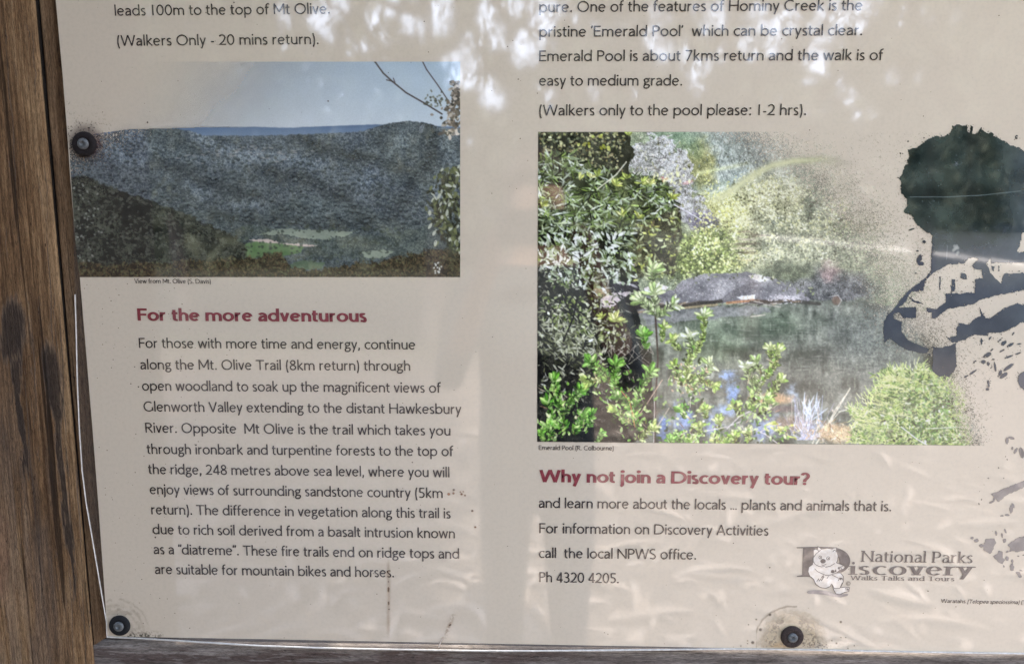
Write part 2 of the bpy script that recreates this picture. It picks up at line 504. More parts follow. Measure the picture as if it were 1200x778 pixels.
    for k in range(1500):
        x = R.uniform(84, 288); y = R.uniform(208, 322)
        if hill[int((y-s.y0)*s.S), int((x-s.x0)*s.S)] > 0.5:
            g = R.choice([22, 28, 34, 76, 86, 96])
            s.leaf(x, y, R.uniform(2, 5), R.uniform(1, 2), R.uniform(-0.6, 0.6), (g, g, g*0.88), 0.6)
    for k in range(60):
        x = R.normal(98, 9); y = R.uniform(212, 320)
        s.leaf(x, y, R.uniform(1.5, 4), R.uniform(.6, 1.3), R.uniform(-1, 2), (150, 150, 140), 0.7)
    # brown scrub in front
    scrub = s.below([(80, 310), (180, 308), (262, 303), (285, 302), (310, 299), (330, 297), (340, 312), (362, 316), (385, 314), (420, 308), (460, 304), (480, 298), (500, 294), (540, 290)], 6, 16, 1.2, 4)
    s.tone(scrub, (26, 23, 18), (92, 80, 58), (0.5*s.N(4, 35, 3)+0.5*grain-0.22)*1.8)
    for k in range(1700):
        x = R.uniform(84, 539); y = R.uniform(294, 325)
        if scrub[min(s.h-1, int((y-s.y0)*s.S)), min(s.w-1, int((x-s.x0)*s.S))] > 0.5:
            c = [(100, 84, 60), (84, 80, 56), (54, 46, 34), (36, 32, 26), (98, 100, 70)][R.integers(0, 5)]
            s.leaf(x, y, R.uniform(2, 4.5), R.uniform(.6, 1.3), R.uniform(-2.6, -0.5), c, 0.7)
    # trees at the right edge: dead boughs, hanging leaves
    s.line([(439, 72), (449, 86), (460, 96), (476, 109), (497, 121), (518, 134)], 1.7, (72, 62, 62))
    s.line([(453, 94), (461, 96)], 1.2, (78, 66, 64)); s.line([(461, 92), (463, 97)], 1.0, (78, 66, 64))
    s.line([(495, 72), (500, 82), (513, 100), (525, 118)], 1.3, (76, 66, 66))
    leafc = [(200, 188, 168), (150, 136, 118), (84, 76, 66), (58, 54, 46), (112, 100, 84)]
    for k in range(230):
        x = R.normal(533, 7); y = R.uniform(96, 158)
        if y < 125: x = R.normal(536, 4)
        s.leaf(x, y, R.uniform(3, 7), R.uniform(1, 2), R.uniform(0, 6.2), leafc[R.integers(0, 5)], 0.9)
    for k in range(40):
        s.leaf(R.normal(510, 7), R.normal(117, 4), R.uniform(2, 5), 1.0, R.uniform(0, 6.2), (118, 120, 100) if k % 2 else (76, 78, 66), 0.85)
    for k in range(420):
        y = R.uniform(192, 292); t = (y-192)/100
        cx = 536-20*math.sin(math.pi*min(1, max(0, (t-0.02)*1.05)))**0.8
        x = R.normal(cx+4, 9)
        c = [(40, 42, 32), (58, 60, 44), (84, 88, 58), (178, 180, 160), (52, 52, 40), (108, 112, 74)][R.integers(0, 6)]
        s.leaf(x, y, R.uniform(5, 9), R.uniform(1.1, 2), R.normal(1.6, 0.7), c, 0.9)
    for k in range(14):
        s.leaf(R.normal(512, 2), R.normal(315, 3.5), 2.6, .9, R.uniform(0, 6), (190, 190, 178))
    for q in range(1):
        k_ = s.img.copy(); k_[1:-1, 1:-1] = (s.img[1:-1, 1:-1]*2+s.img[:-2, 1:-1]+s.img[2:, 1:-1]+s.img[1:-1, :-2]+s.img[1:-1, 2:])/6
        s.img = s.img*.3+k_*.7
    s.img = np.clip(s.img*(1+.14*mt[..., None]), 0, 255)
    # contrast and weathering: the ink has gone from the top left corner
    keep = sstep(170, 330, X+0.9*(Y-110))*1.1
    n = s.N(60, 40, 3)
    sk = 1-s.below([(80, 162), (150, 152), (230, 150), (540, 150)], 0, 3, 2.0)
    s.a = np.where(sk > 0.5, np.clip(sstep(170, 440, X+0.8*(Y-72)+(n-0.5)*40), 0, 1)*0.92, 1.0)
    ed = (np.minimum(X-84, 400)*1.0+1.55*(Y-168)+(n-0.5)*30)
    keep = 0.30+0.70*sstep(-10, 130, ed)
    keep = keep*np.clip(0.25+0.75*sstep(-55, 25, ed), 0, 1)
    s.speckle(np.where(sk > 0.5, 1.2, keep*1.25))
    # edge of the sheet on the left
    edge = np.interp(Y[:, 0], [0, 150, 208, 290, 322, 398], [65.5, 78.5, 82.5, 88, 92.5, 99.7])[:, None]+0.8
    s.a = s.a*sstep(-0.4, 0.6, X-edge)
    return s

def paint_pool():
    s = Sheet(629.5, 154.3, 1163, 523.0, 1.5, 2)
    X, Y = s.X, s.Y
    R = np.random.default_rng(15)
    grain = R.random((s.h, s.w))
    one = np.ones_like(X)
    def px(x, y):
        return min(s.h-1, max(0, int((y-s.y0)*s.S))), min(s.w-1, max(0, int((x-s.x0)*s.S)))
    # far bank: grey-green bush
    t = (0.45*s.N(6, 1, 3)+0.3*grain+0.35*s.N(30, 2, 2)-0.34)*2.4
    s.tone(one, (96, 104, 84), (176, 180, 152), t)
    m = s.blob(860, 180, 95, 60, .6, 0, .3, 4)
    s.tone(m*0.8, (124, 134, 130), (186, 192, 186), t)
    for k in range(260):
        x = R.uniform(800, 900); y = R.uniform(150, 215)
        s.line([(x, y), (x+R.normal(0, 5), y+R.uniform(5, 14))], 0.8, (92, 98, 96), 0.45)
    m = s.blob(818, 190, 26, 34, .5, 0, .4, 5)
    s.tone(m, (96, 100, 70), (178, 174, 128), t)
    m = s.blob(790, 165, 45, 22, .6, 0, .3, 6); s.tone(m*.7, (96, 118, 92), (150, 166, 136), t)
    # sunlit yellow green bushes
    m = s.blob(850, 258, 45, 46, .55, 0, .4, 7); s.tone(m, (120, 122, 74), (218, 214, 160), t+.05)
    m = s.blob(905, 235, 48, 36, .7, 10, .4, 8); s.tone(m*.9, (128, 128, 88), (222, 218, 170), t+.05)
    m = s.blob(880, 295, 80, 30, .5, 0, .4, 9); s.tone(m*.8, (96, 104, 66), (192, 194, 144), t)
    # arc of glare with a prismatic smear, light painted into the print
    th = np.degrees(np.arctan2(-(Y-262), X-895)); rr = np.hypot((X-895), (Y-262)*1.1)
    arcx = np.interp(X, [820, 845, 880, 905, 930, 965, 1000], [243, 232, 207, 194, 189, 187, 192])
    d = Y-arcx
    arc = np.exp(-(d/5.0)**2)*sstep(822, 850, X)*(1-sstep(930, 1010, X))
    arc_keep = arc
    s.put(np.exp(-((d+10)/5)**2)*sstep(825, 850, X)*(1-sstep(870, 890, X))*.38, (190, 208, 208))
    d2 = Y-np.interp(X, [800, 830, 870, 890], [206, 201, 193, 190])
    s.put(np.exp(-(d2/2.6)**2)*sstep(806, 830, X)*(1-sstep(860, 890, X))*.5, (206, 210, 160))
    # violet grey boulder and the shaded one under it
    m = .85*s.poly([(738, 200), (742, 172), (760, 158), (782, 160), (800, 178), (812, 205), (806, 222), (820, 232), (834, 250), (842, 270), (838, 282), (812, 272), (796, 252), (776, 244), (752, 232)], 11, 31, 7)
    s.tone(m, (92, 90, 86), (222, 219, 218), (0.4*s.N(5, 32, 3, .6, .6)+.35*s.N(14, 93, 3)+0.3*grain-.25)*2.0)
    for k in range(150):
        x = R.uniform(740, 815); y = R.uniform(158, 250)
        if m[px(x, y)] > .5: s.line([(x, y), (x+R.normal(3, 5), y+R.normal(-3, 5))], .9, [(232, 228, 226), (92, 88, 86), (70, 74, 60), (206, 200, 190)][R.integers(0, 4)], .7)
    s.scatter(260, s.blob(775, 200, 44, 46, .6, 0, .4, 94)*(1-.75*s.blob(778, 190, 26, 26, .7)), (2, 7), (.5, 1.1), (0, 360), [(150, 150, 112), (92, 92, 72), (186, 182, 160), (60, 56, 48), (168, 160, 150)], (.5, .9))
    s.tone(s.blob(826, 262, 24, 16, .5, 35, .3, 33)*.9, (62, 58, 70), (120, 114, 126), t)
    s.tone(s.blob(776, 262, 26, 20, .5, 0, .3, 34), (52, 48, 44), (112, 108, 92), t)
    # bushes over the rock shelf
    m = s.blob(822, 300, 66, 36, .4, 0, .4, 35); s.tone(m, (58, 66, 38), (150, 158, 96), t)
    sel = m
    s.scatter(900, sel, (2, 4.5), (.8, 1.5), (0, 360), [(188, 196, 136), (214, 214, 160), (120, 132, 74), (62, 70, 44), (158, 170, 100)], (.6, .95))
    m = s.blob(960, 290, 110, 50, .5, 0, .3, 36); s.tone(m*.8, (98, 106, 78), (186, 188, 146), t)
    s.scatter(900, m*.8, (2, 4), (.7, 1.3), (0, 360), [(196, 196, 150), (150, 156, 108), (110, 116, 88), (88, 92, 76), (210, 206, 168)], (.4, .8))
    lit = np.maximum.reduce([s.blob(850, 258, 42, 44, .6, 0, .5, 121), s.blob(905, 232, 48, 34, .7, 10, .5, 122), s.blob(930, 262, 60, 44, .7, 0, .5, 123)*.8, s.blob(880, 295, 80, 28, .6, 0, .5, 124)*.7])*sstep(.38, .6, s.N(11, 125, 3))
    s.scatter(1900, lit, (1.5, 4), (.6, 1.3), (0, 360), [(232, 228, 168), (214, 210, 140), (238, 234, 190), (190, 188, 116), (206, 206, 152)], (.45, .9))
    s.scatter(900, np.maximum(s.blob(870, 250, 80, 60, .8), s.blob(970, 280, 90, 60, .8))*(1-sstep(.38, .55, s.N(11, 125, 3))), (1.5, 4), (.6, 1.2), (0, 360), [(92, 92, 62), (110, 108, 80), (76, 78, 58), (128, 128, 96)], (.4, .8))
    s.scatter(500, s.blob(880, 180, 80, 30, .8), (1.5, 5), (.4, .8), (200, 340), [(108, 114, 104), (196, 200, 192), (140, 146, 134), (86, 92, 84)], (.4, .8))
    # ledges
    for (xa, xb, y, c) in ((862, 888, 272, (150, 134, 112)), (858, 890, 281, (176, 162, 146)), (854, 892, 291, (196, 180, 158)), (858, 890, 296, (86, 74, 62)), (866, 890, 304, (190, 172, 132)), (868, 900, 276, (104, 88, 72)), (856, 895, 286, (96, 84, 70))):
        for q in range(5):
            s.line([(xa+R.uniform(0, 14), y+R.normal(0, 1.2)), (xb-R.uniform(0, 16), y+R.normal(0, 1.2))], 1.1, c, .45)
    # dark undergrowth on the right of the shelf
    m = s.blob(965, 338, 60, 26, .5, 0, .4, 37); s.tone(m*.9, (58, 58, 60), (140, 138, 138), t)
    m = s.blob(972, 318, 14, 16, .6, 0, .4, 38); s.tone(m*.7, (128, 96, 96), (190, 160, 156), t)
    m = s.blob(925, 318, 34, 14, .5, 0, .4, 39); s.tone(m, (56, 60, 46), (124, 132, 100), t)
    # water
    wat = s.below([(620, 372), (700, 366), (750, 362), (800, 360), (950, 352), (1010, 352), (1060, 362), (1165, 380)], 2, 41, 1.5)
    ts = 0.5*s.N(26, 42, 3, .55, .5)+0.25*s.N(5, 43, 2, .5, 3.0)+.25*s.N(60, 44, 2)
    s.tone(wat, (58, 62, 54), (150, 152, 138), (ts-.33)*2.6)
    s.tone(wat*s.blob(830, 402, 50, 34, .8, 0, .5, 106)*.7, (46, 54, 40), (128, 140, 112), (ts-.3)*2.4)
    s.tone(wat*s.blob(985, 400, 50, 36, .8, 0, .5, 107)*.7, (62, 64, 60), (132, 134, 126), (ts-.3)*2.2)
    s.put(wat*s.blob(910, 430, 100, 9, .9, 0, .6, 108)*.35, (170, 168, 152)); s.put(wat*s.blob(990, 472, 70, 12, .9, 0, .6, 109)*.3, (160, 156, 142))
    s.tone(wat*s.blob(880, 382, 90, 26, .8, 0, .3, 45)*.8, (74, 84, 70), (150, 160, 136), (ts-.25)*2)
    s.tone(wat*s.blob(960, 440, 120, 50, .8, 0, .3, 46)*.5, (92, 92, 84), (128, 126, 116), ts)
    s.tone(wat*s.blob(1030, 400, 55, 50, .7, 0, .3, 47)*.7, (104, 108, 104), (158, 162, 150), t)
    for (x, y, rx, ry, c) in ((853, 440, 10, 7, (150, 172, 214)), (842, 452, 5, 4, (138, 160, 206)), (860, 462, 9, 16, (142, 170, 216)), (850, 480, 24, 9, (160, 176, 204)), (835, 500, 16, 14, (160, 172, 202)),
                              (800, 492, 14, 20, (146, 164, 202)), (776, 500, 9, 16, (122, 146, 200)), (724, 508, 12, 8, (70, 84, 130)), (890, 505, 22, 14, (150, 160, 190)), (928, 462, 9, 14, (172, 182, 194)), (905, 498, 12, 14, (160, 170, 196))):
        s.put(s.blob(x, y, rx, ry, .9, 0, .7, int(x))*.78, c)
    s.put(s.blob(905, 467, 26, 8, .5, 0, .4, 61)*.9, (186, 154, 118))
    s.put(s.blob(912, 479, 26, 5, .6, 0, .3, 62)*.8, (104, 94, 90))
    s.put(s.blob(930, 496, 26, 10, .6, 0, .3, 63)*.7, (150, 128, 110))
    for k in range(420):        # reflections broken into vertical and level strokes
        x = R.uniform(790, 1080); y = R.uniform(372, 505)
        g = R.choice([70, 84, 150, 160, 172])
        s.line([(x, y), (x+R.normal(0, 1), y+R.uniform(3, 12))], R.uniform(.8, 2), (g, g+3, g*.9), .22)
    for k in range(120):
        x = R.uniform(800, 1040); y = R.uniform(370, 440)
        s.line([(x, y), (x+R.uniform(4, 18), y+R.normal(0, .4))], .8, (168, 168, 156), .3)
    # rock shelf
    sh = s.poly([(705, 372), (708, 356), (740, 346), (790, 340), (800, 328), (826, 321), (876, 319), (898, 323), (918, 331), (938, 340), (950, 352), (920, 355), (880, 356), (840, 354), (800, 356), (770, 360), (742, 372)], 1.6, 48, 5)
    s.tone(sh, (88, 87, 90), (172, 168, 167), (.75*s.N(24, 49, 3, .45, .35)+.15*grain-.12)*1.3)
    for k in range(150):
        x = R.normal(850, 30); y = R.uniform(324, 350)
        if k < 70 and sh[px(x, y)] > .5: s.leaf(x, y, R.uniform(1, 2.2), .5, R.uniform(0, 3), (206, 200, 190), .7)
    s.tone(s.poly([(840, 353), (862, 338), (884, 330), (888, 333), (870, 344), (846, 357)], 1, 50)*.7, (92, 90, 92), (110, 106, 106), grain)
    s.put(s.poly([(876, 323), (892, 322), (902, 328), (890, 331)], 1, 51), (206, 198, 188))
    s.put(s.poly([(862, 348), (885, 345), (884, 351), (868, 351)], .8, 52), (224, 212, 196))
    for (pts, w, c, op) in (([(700, 362), (760, 360), (800, 358), (845, 353)], 4, (58, 52, 46), .9), ([(746, 366), (790, 362), (840, 357)], 2.5, (156, 136, 104), .7), ([(852, 355), (882, 352), (905, 354)], 3, (168, 122, 86), .8), ([(880, 354), (920, 352), (960, 356)], 4, (66, 62, 56), .8), ([(880, 371), (896, 369)], 1.8, (190, 182, 166), .8)):
        s.line(pts, w, c, op)
    for k in range(160):
        x = R.normal(918, 9); y = R.normal(350, 2.6); s.leaf(x, y, R.uniform(1, 3), .6, R.uniform(0, 3), (212, 204, 204), .6)
    s.put(s.blob(980, 352, 6, 6, .4)*.7, (120, 98, 84))
    s.line([(972, 348), (982, 346), (986, 352), (982, 359)], 1.1, (200, 196, 190), .5)
    s.tone(s.poly([(752, 368), (800, 362), (860, 359), (900, 360), (904, 366), (850, 372), (790, 378), (756, 380)], 3, 126, 7)*.7, (112, 112, 112), (160, 158, 156), (s.N(16, 127, 3, .5, .4)-.2)*1.4)
    s.scatter(170, s.poly([(735, 334), (800, 322), (880, 316), (950, 336), (960, 350), (930, 346), (880, 326), (800, 334), (745, 346)], 4, 128, 8), (2, 6), (.6, 1.2), (180, 360), [(150, 158, 110), (96, 100, 70), (70, 72, 54), (190, 190, 150)], (.6, .95))
    for k in range(24):
        x = R.uniform(745, 930); s.line([(x, 356+R.normal(0, 2)), (x+R.uniform(6, 22), 355+R.normal(0, 2.4))], R.uniform(.8, 2.2), [(48, 44, 40), (82, 74, 64), (176, 168, 156), (130, 110, 84)][R.integers(0, 4)], .7)
    # shaded left bank
    dk = s.poly([(620, 150), (735, 150), (742, 240), (770, 250), (780, 300), (744, 318), (716, 330), (735, 345), (752, 372), (764, 420), (770, 480), (742, 522), (620, 530)], 9, 53, 14)
    s.tone(dk, (24, 24, 20), (92, 94, 74), (t-.15)*.95)
    s.tone(dk*s.below([(620, 300), (800, 300)], 20, 54, 20, 20)*.75, (14, 14, 14), (74, 72, 66), (t-.25))
    s.put(s.blob(742, 356, 14, 10, .4, 0, .3, 55)*.9, (46, 42, 40))
    # hollow with flat pale rock
    s.put(s.poly([(704, 350), (716, 343), (740, 342), (728, 352), (716, 362), (704, 360)], 1, 56), (178, 168, 166))
    s.put(s.poly([(754, 338), (768, 332), (784, 336), (778, 342), (756, 342)], 1, 57), (190, 182, 176))
    s.tone(s.poly([(716, 322), (748, 330), (750, 342), (712, 342)], 2, 58), (34, 32, 34), (70, 66, 68), grain)
    s.leaf(718, 328, 16, 1.6, .3, (176, 170, 168)); s.leaf(738, 333, 10, 1.4, .4, (150, 146, 146))
    s.put(s.blob(703, 338, 12, 14, .5, 0, .4, 59)*.85, (164, 148, 116))
    # foliage over the hollow behind the near bush
    mid = s.poly([(716, 206), (790, 224), (800, 262), (790, 320), (756, 326), (740, 330), (716, 300)], 5, 64, 9)
    s.tone(mid*.9, (38, 34, 28), (104, 104, 76), t)
    s.scatter(520, mid, (3, 9), (.7, 1.5), (150, 390), [(150, 160, 116), (112, 120, 76), (64, 66, 46), (186, 190, 150), (40, 36, 30), (92, 80, 60), (176, 180, 96)], (.6, .95))
    # upper left leaf masses
    up = s.poly([(628, 150), (735, 150), (728, 200), (700, 206), (628, 190)], 8, 60, 12)
    s.scatter(1000, up, (2, 5), (.7, 1.5), (0, 360), [(96, 102, 76), (150, 152, 112), (46, 50, 40), (30, 32, 30), (172, 168, 130), (120, 110, 82), (66, 70, 62)], (.6, 1))
    s.scatter(90, s.blob(697, 170, 26, 12, .5, 0, .3, 62), (3, 7), (1.2, 2.2), (0, 360), [(186, 188, 110), (168, 174, 92), (150, 150, 84)])
    s.scatter(60, s.blob(676, 182, 22, 8, .5), (3, 6), (1, 1.8), (0, 360), [(178, 184, 98), (150, 160, 90)])
    bush = s.poly([(628, 186), (665, 180), (690, 196), (722, 204), (762, 206), (790, 222), (786, 250), (766, 252), (748, 262), (742, 300), (742, 330), (712, 330), (690, 340), (660, 336), (628, 306)], 6, 63, 12)
    s.tone(bush*.75, (34, 40, 26), (112, 120, 82), t)
    cols = [(190, 200, 176), (164, 178, 142), (214, 220, 204), (128, 146, 92), (96, 112, 66), (60, 70, 46), (150, 170, 96), (178, 186, 150), (36, 42, 30)]
    for k in range(200):          # whorls of long narrow leaves
        while True:
            x = R.uniform(626, 786); y = R.uniform(184, 336)
            if bush[px(x, y)] > .5: break
        big = 1.0 if x < 715 else .75
        base = R.uniform(0, 6.28)
        for q in range(R.integers(7, 13)):
            a = base+q*0.62+R.normal(0, .25)
            L = R.uniform(7, 17)*big*(0.65+0.35*abs(math.cos(a)))
            c = np.asarray(cols[R.integers(0, len(cols))], float)+R.normal(0, 8)
            s.leaf(x+R.normal(0, 2), y+R.normal(0, 2), L, R.uniform(.6, 1.15), a, np.clip(c*R.uniform(.55, 1.02), 0, 255), .95)
    for k in range(420):
        x = R.uniform(630, 745); y = R.uniform(270, 345)
        if bush[px(x, y)] > .3: s.leaf(x, y, R.uniform(5, 11), R.uniform(1, 2), R.normal(1.0, .8), [(186, 192, 178), (150, 160, 134), (24, 26, 22), (16, 18, 16), (206, 208, 198)][R.integers(0, 5)], .9)
    for (x, y, n) in ((699, 213, 9), (720, 214, 10), (735, 216, 8), (752, 216, 11), (768, 214, 9), (785, 230, 9), (640, 240, 7), (693, 202, 7), (676, 205, 6), (733, 253, 6), (748, 260, 7), (735, 158, 7)):
        s.tuft(x+R.normal(0, 3), y+R.normal(0, 4), -math.pi/2+R.normal(0, .4), max(4, n-3), 9, 1.3, [(192, 198, 112), (172, 184, 100), (204, 204, 136), (150, 162, 88)])
    s.line([(700, 222), (722, 205), (734, 190)], 1.2, (206, 200, 178)); s.line([(735, 218), (786, 250)], .8, (180, 178, 170), .6)
    s.line([(790, 240), (812, 252), (822, 258)], 1.3, (196, 192, 196)); 
    for (x, y) in ((778, 212), (781, 210), (776, 209)): s.put(s.blob(x, y, 2.4, 2.2, .7)*.7, (206, 110, 104))
    s.put(s.blob(806, 214, 8, 2.5, .6, -15)*.5, (200, 136, 128))
    for k in range(60): s.leaf(R.normal(788, 9), R.normal(206, 6), R.uniform(3, 6), 1.3, R.uniform(0, 6), (214, 212, 158) if k % 2 else (186, 182, 172), .7)
    # dark thicket with thin pale twigs, lower left
    for k in range(900):
        x = R.uniform(630, 735); y = R.uniform(310, 470)
        if dk[px(x, y)] < .5: continue
        c = [(14, 14, 14), (20, 22, 18), (88, 90, 72), (120, 120, 104), (44, 46, 36), (160, 160, 148)][R.integers(0, 6)]
        s.leaf(x, y, R.uniform(3, 9), R.uniform(.5, 1.2), R.normal(.5, 1.1), c, .85)
    for k in range(520):
        x = R.normal(670, 26); y = R.normal(396, 16)
        c = [(150, 152, 124), (176, 176, 156), (96, 98, 74), (60, 62, 46)][R.integers(0, 4)]
        s.leaf(x, y, R.uniform(5, 11), .9, R.normal(.6 if x < 690 else 2.4, .7), c, .85)
    s.scatter(330, s.poly([(632, 345), (722, 345), (735, 400), (700, 402), (640, 380)], 5, 70), (3, 7), (.9, 1.5), (0, 360), [(150, 158, 110), (110, 122, 72), (186, 188, 160), (70, 80, 48)])
    s.tuft(721, 376, -1.6, 11, 12, 1.8, [(196, 202, 128), (170, 184, 100)]); s.tuft(706, 372, -2, 6, 8, 1.4, [(166, 174, 100)])
    for k in range(30):
        x = R.uniform(700, 770); y = R.uniform(400, 420)
        s.line([(x, y), (x+R.uniform(-16, 14), y+R.uniform(4, 12))], .8, (170, 160, 146), .7)
    s.line([(660, 400), (672, 372), (678, 340)], 1.6, (20, 18, 18)); s.line([(672, 372), (650, 330)], 1.2, (18, 18, 16))
    s.scatter(260, s.blob(690, 470, 40, 34, .6), (2, 5), (.5, 1), (0, 360), [(96, 92, 80), (130, 128, 118), (16, 15, 15), (60, 50, 44)], (.4, .8))
    # bright shoots in front of the pool
    G = [(112, 160, 68), (146, 186, 96), (90, 138, 58), (176, 206, 132), (128, 172, 84)]
    GY = [(164, 190, 98), (190, 206, 128), (140, 168, 82), (206, 216, 150), (176, 198, 112)]
    GP = [(176, 196, 132), (200, 212, 158), (150, 172, 108), (214, 220, 176)]
    def shoot(pts, cols, ln=12, wd=2.3, n=7, stem=(120, 96, 70)):
        s.line(pts, 1.5, stem, .85)
        P_ = []
        for (xa, ya), (xb, yb) in zip(pts[:-1], pts[1:]):
            L = math.hypot(xb-xa, yb-ya)
            for q in np.arange(0, L, 3.0): P_.append((xa+(xb-xa)*q/L, ya+(yb-ya)*q/L, math.atan2(yb-ya, xb-xa)))
        for (x, y, a) in P_:
            for sgn in (-1, 1, -1, 1):
                c = np.asarray(cols[R.integers(0, len(cols))], float)*R.uniform(.72, 1.05)
                aa = a+sgn*R.uniform(.1, 1.15)
                L = ln*R.uniform(.38, .8)
                s.leaf(x+R.normal(0, .8), y+R.normal(0, .8), L, wd*R.uniform(.45, .75), aa, np.clip(c*R.uniform(.35, .85), 0, 255))
                s.leaf(x+math.cos(aa)*L*.3, y+math.sin(aa)*L*.3, L*.6, wd*.3, aa+.12*sgn, np.clip(c*R.uniform(1.0, 1.25), 0, 255), .8)
        xa, ya = pts[-2]; xb, yb = pts[-1]
        s.tuft(xb, yb, math.atan2(yb-ya, xb-xa), n, ln, wd, cols)
    # main stem of the tall shrub
    s.line([(767, 524), (768, 470), (771, 420), (768, 370)], 2.0, (70, 58, 52)); s.line([(766, 524), (767, 470)], .9, (190, 180, 172))
    shoot([(768, 366), (766, 345)], GP, 17, 2.6, 9); shoot([(768, 370), (752, 352)], GP, 14, 2.4, 6); shoot([(769, 372), (788, 358)], GP, 14, 2.3, 7)
    shoot([(764, 330), (765, 318)], GP, 16, 2.6, 10)
    shoot([(662, 505), (656, 470), (650, 447)], G, 12, 2.5); shoot([(660, 485), (672, 466), (680, 458)], G, 11, 2.3)
    shoot([(652, 500), (642, 472)], G, 11, 2.3); shoot([(672, 508), (684, 488)], G, 12, 2.5); shoot([(648, 515), (642, 500)], G, 11, 2.4)
    shoot([(690, 500), (694, 486)], G, 9, 2.2); shoot([(640, 518), (634, 508)], G, 8, 2); shoot([(700, 520), (704, 508)], G, 8, 2)
    shoot([(728, 458), (708, 438), (692, 424)], G, 12, 2.5, stem=(160, 100, 66)); shoot([(712, 444), (690, 446)], GY, 11, 2.2); shoot([(720, 455), (722, 428)], G, 11, 2.3)
    shoot([(745, 490), (735, 472), (725, 465)], G, 11, 2.4); shoot([(744, 480), (752, 452), (762, 436)], G, 12, 2.4); shoot([(738, 495), (720, 480)], GY, 10, 2.2)
    shoot([(752, 505), (742, 488)], G, 10, 2.2); shoot([(748, 515), (765, 500)], GY, 10, 2.2); shoot([(757, 410), (754, 392)], G, 12, 2.6); shoot([(776, 400), (778, 384)], GY, 9, 2.1)
    s.line([(728, 458), (738, 470), (744, 500)], 1.2, (168, 112, 80)); s.line([(745, 492), (760, 470), (776, 445)], 1.0, (186, 160, 140)); s.line([(770, 500), (784, 478)], 1.1, (180, 168, 150))
    shoot([(806, 455), (806, 430), (812, 408)], GY, 12, 2.4); shoot([(800, 452), (792, 430)], GY, 11, 2.3); shoot([(805, 460), (824, 440), (832, 428)], GP, 12, 2.4)
    shoot([(796, 410), (788, 398)], GY, 10, 2.2); shoot([(812, 412), (808, 394)], GP, 12, 2.3); shoot([(812, 418), (824, 394), (825, 372)], GY, 9, 1.9); shoot([(810, 440), (836, 452)], GY, 9, 2)
    s.scatter(260, s.blob(808, 445, 26, 26, .5), (2, 5), (.7, 1.3), (0, 360), [(206, 206, 160), (160, 176, 104), (196, 160, 130), (130, 148, 84), (220, 216, 180)], (.6, .95))
    shoot([(880, 480), (890, 450), (908, 428), (912, 410)], GY, 10, 2.2); shoot([(882, 470), (882, 450), (874, 430)], GP, 11, 2.3); shoot([(886, 460), (892, 436), (886, 424)], GP, 11, 2.2)
    shoot([(896, 470), (914, 446)], GY, 11, 2.3); shoot([(870, 490), (862, 476)], GY, 10, 2.1); shoot([(890, 485), (900, 470)], GY, 10, 2.1); shoot([(905, 432), (903, 408)], GY, 9, 2)
    s.scatter(240, s.blob(885, 480, 26, 22, .5), (3, 7), (.8, 1.6), (200, 340), GY+GP, (.6, .95))
    for (x, y) in ((800, 480), (826, 480), (820, 500), (842, 494), (795, 512), (860, 512), (876, 506), (812, 515), (786, 516), (850, 520), (838, 516)):
        shoot([(x+2, y+10), (x, y)], GY if x > 800 else G, 9, 2.2, 8)
    for pts in ([(812, 518), (826, 505), (852, 500), (872, 492)], [(852, 502), (866, 488), (878, 482)], [(880, 503), (896, 508), (912, 520)], [(888, 508), (900, 500), (915, 496)]):
        s.line(pts, 1.3, (196, 188, 184), .85)
    s.scatter(160, s.blob(914, 503, 22, 9, .5, 20), (5, 11), (.8, 1.5), (-20, 50), [(206, 206, 110), (186, 196, 100), (220, 216, 140), (170, 176, 100)])
    s.tuft(824, 370, -1.5, 8, 13, 2.1, GP)
    # loose leaves filling between the shoots
    fill = np.maximum.reduce([s.blob(660, 486, 30, 40, .7, 0, .4, 101), s.blob(712, 452, 36, 30, .7, 20, .4, 102)*.8, s.blob(742, 486, 26, 40, .7, 0, .4, 103), s.blob(806, 470, 30, 62, .7, 0, .4, 104)*.7, s.blob(888, 470, 26, 55, .7, 15, .4, 105)*.7, sstep(492, 512, Y)*(X < 925)*(X > 772)*.7])
    s.scatter(520, fill, (3, 8), (.8, 1.7), (190, 350), [(60, 84, 40), (96, 136, 60), (140, 178, 92), (176, 200, 124), (200, 214, 150), (112, 150, 70), (42, 54, 32)], (.65, 1))
    s.scatter(130, fill, (4, 12), (.35, .6), (200, 340), [(190, 166, 140), (150, 110, 84), (206, 196, 176)], (.5, .8))
    # grasses
    for k in range(90):
        x = R.normal(948, 12); b = 515
        tip = (x+R.normal(0, 9), R.uniform(462, 505))
        s.line([(R.normal(945, 6), b), ((x+tip[0])/2, (b+tip[1])/2), tip], .8, [(214, 206, 206), (170, 180, 206), (186, 170, 160), (150, 146, 160)][R.integers(0, 4)], .65)
    for k in range(16):
        a = R.normal(-1.57, .5); s.leaf(947+R.normal(0, 4), 490+R.normal(0, 5), R.uniform(14, 28), .8, a, (206, 214, 226), .7)
    for (pts, w) in (([(955, 522), (975, 490), (996, 455)], 1.4), ([(968, 500), (980, 478), (990, 464)], 1.2), ([(952, 520), (960, 496), (958, 484)], 1), ([(972, 496), (984, 482), (992, 480)], 1.1)):
        s.line(pts, w, (206, 196, 176))
    s.tone(s.blob(978, 508, 26, 14, .6, 0, .3, 71)*.85, (170, 140, 108), (214, 190, 152), t)
    s.scatter(420, s.blob(975, 508, 34, 16, .6), (4, 10), (.4, .8), (190, 350), [(216, 196, 156), (190, 160, 120), (222, 210, 190), (150, 124, 100)], (.5, .9))
    s.scatter(70, s.blob(982, 478, 12, 14, .6), (3, 6), (.5, .9), (200, 330), [(206, 190, 166), (176, 164, 150)], (.6, .9))
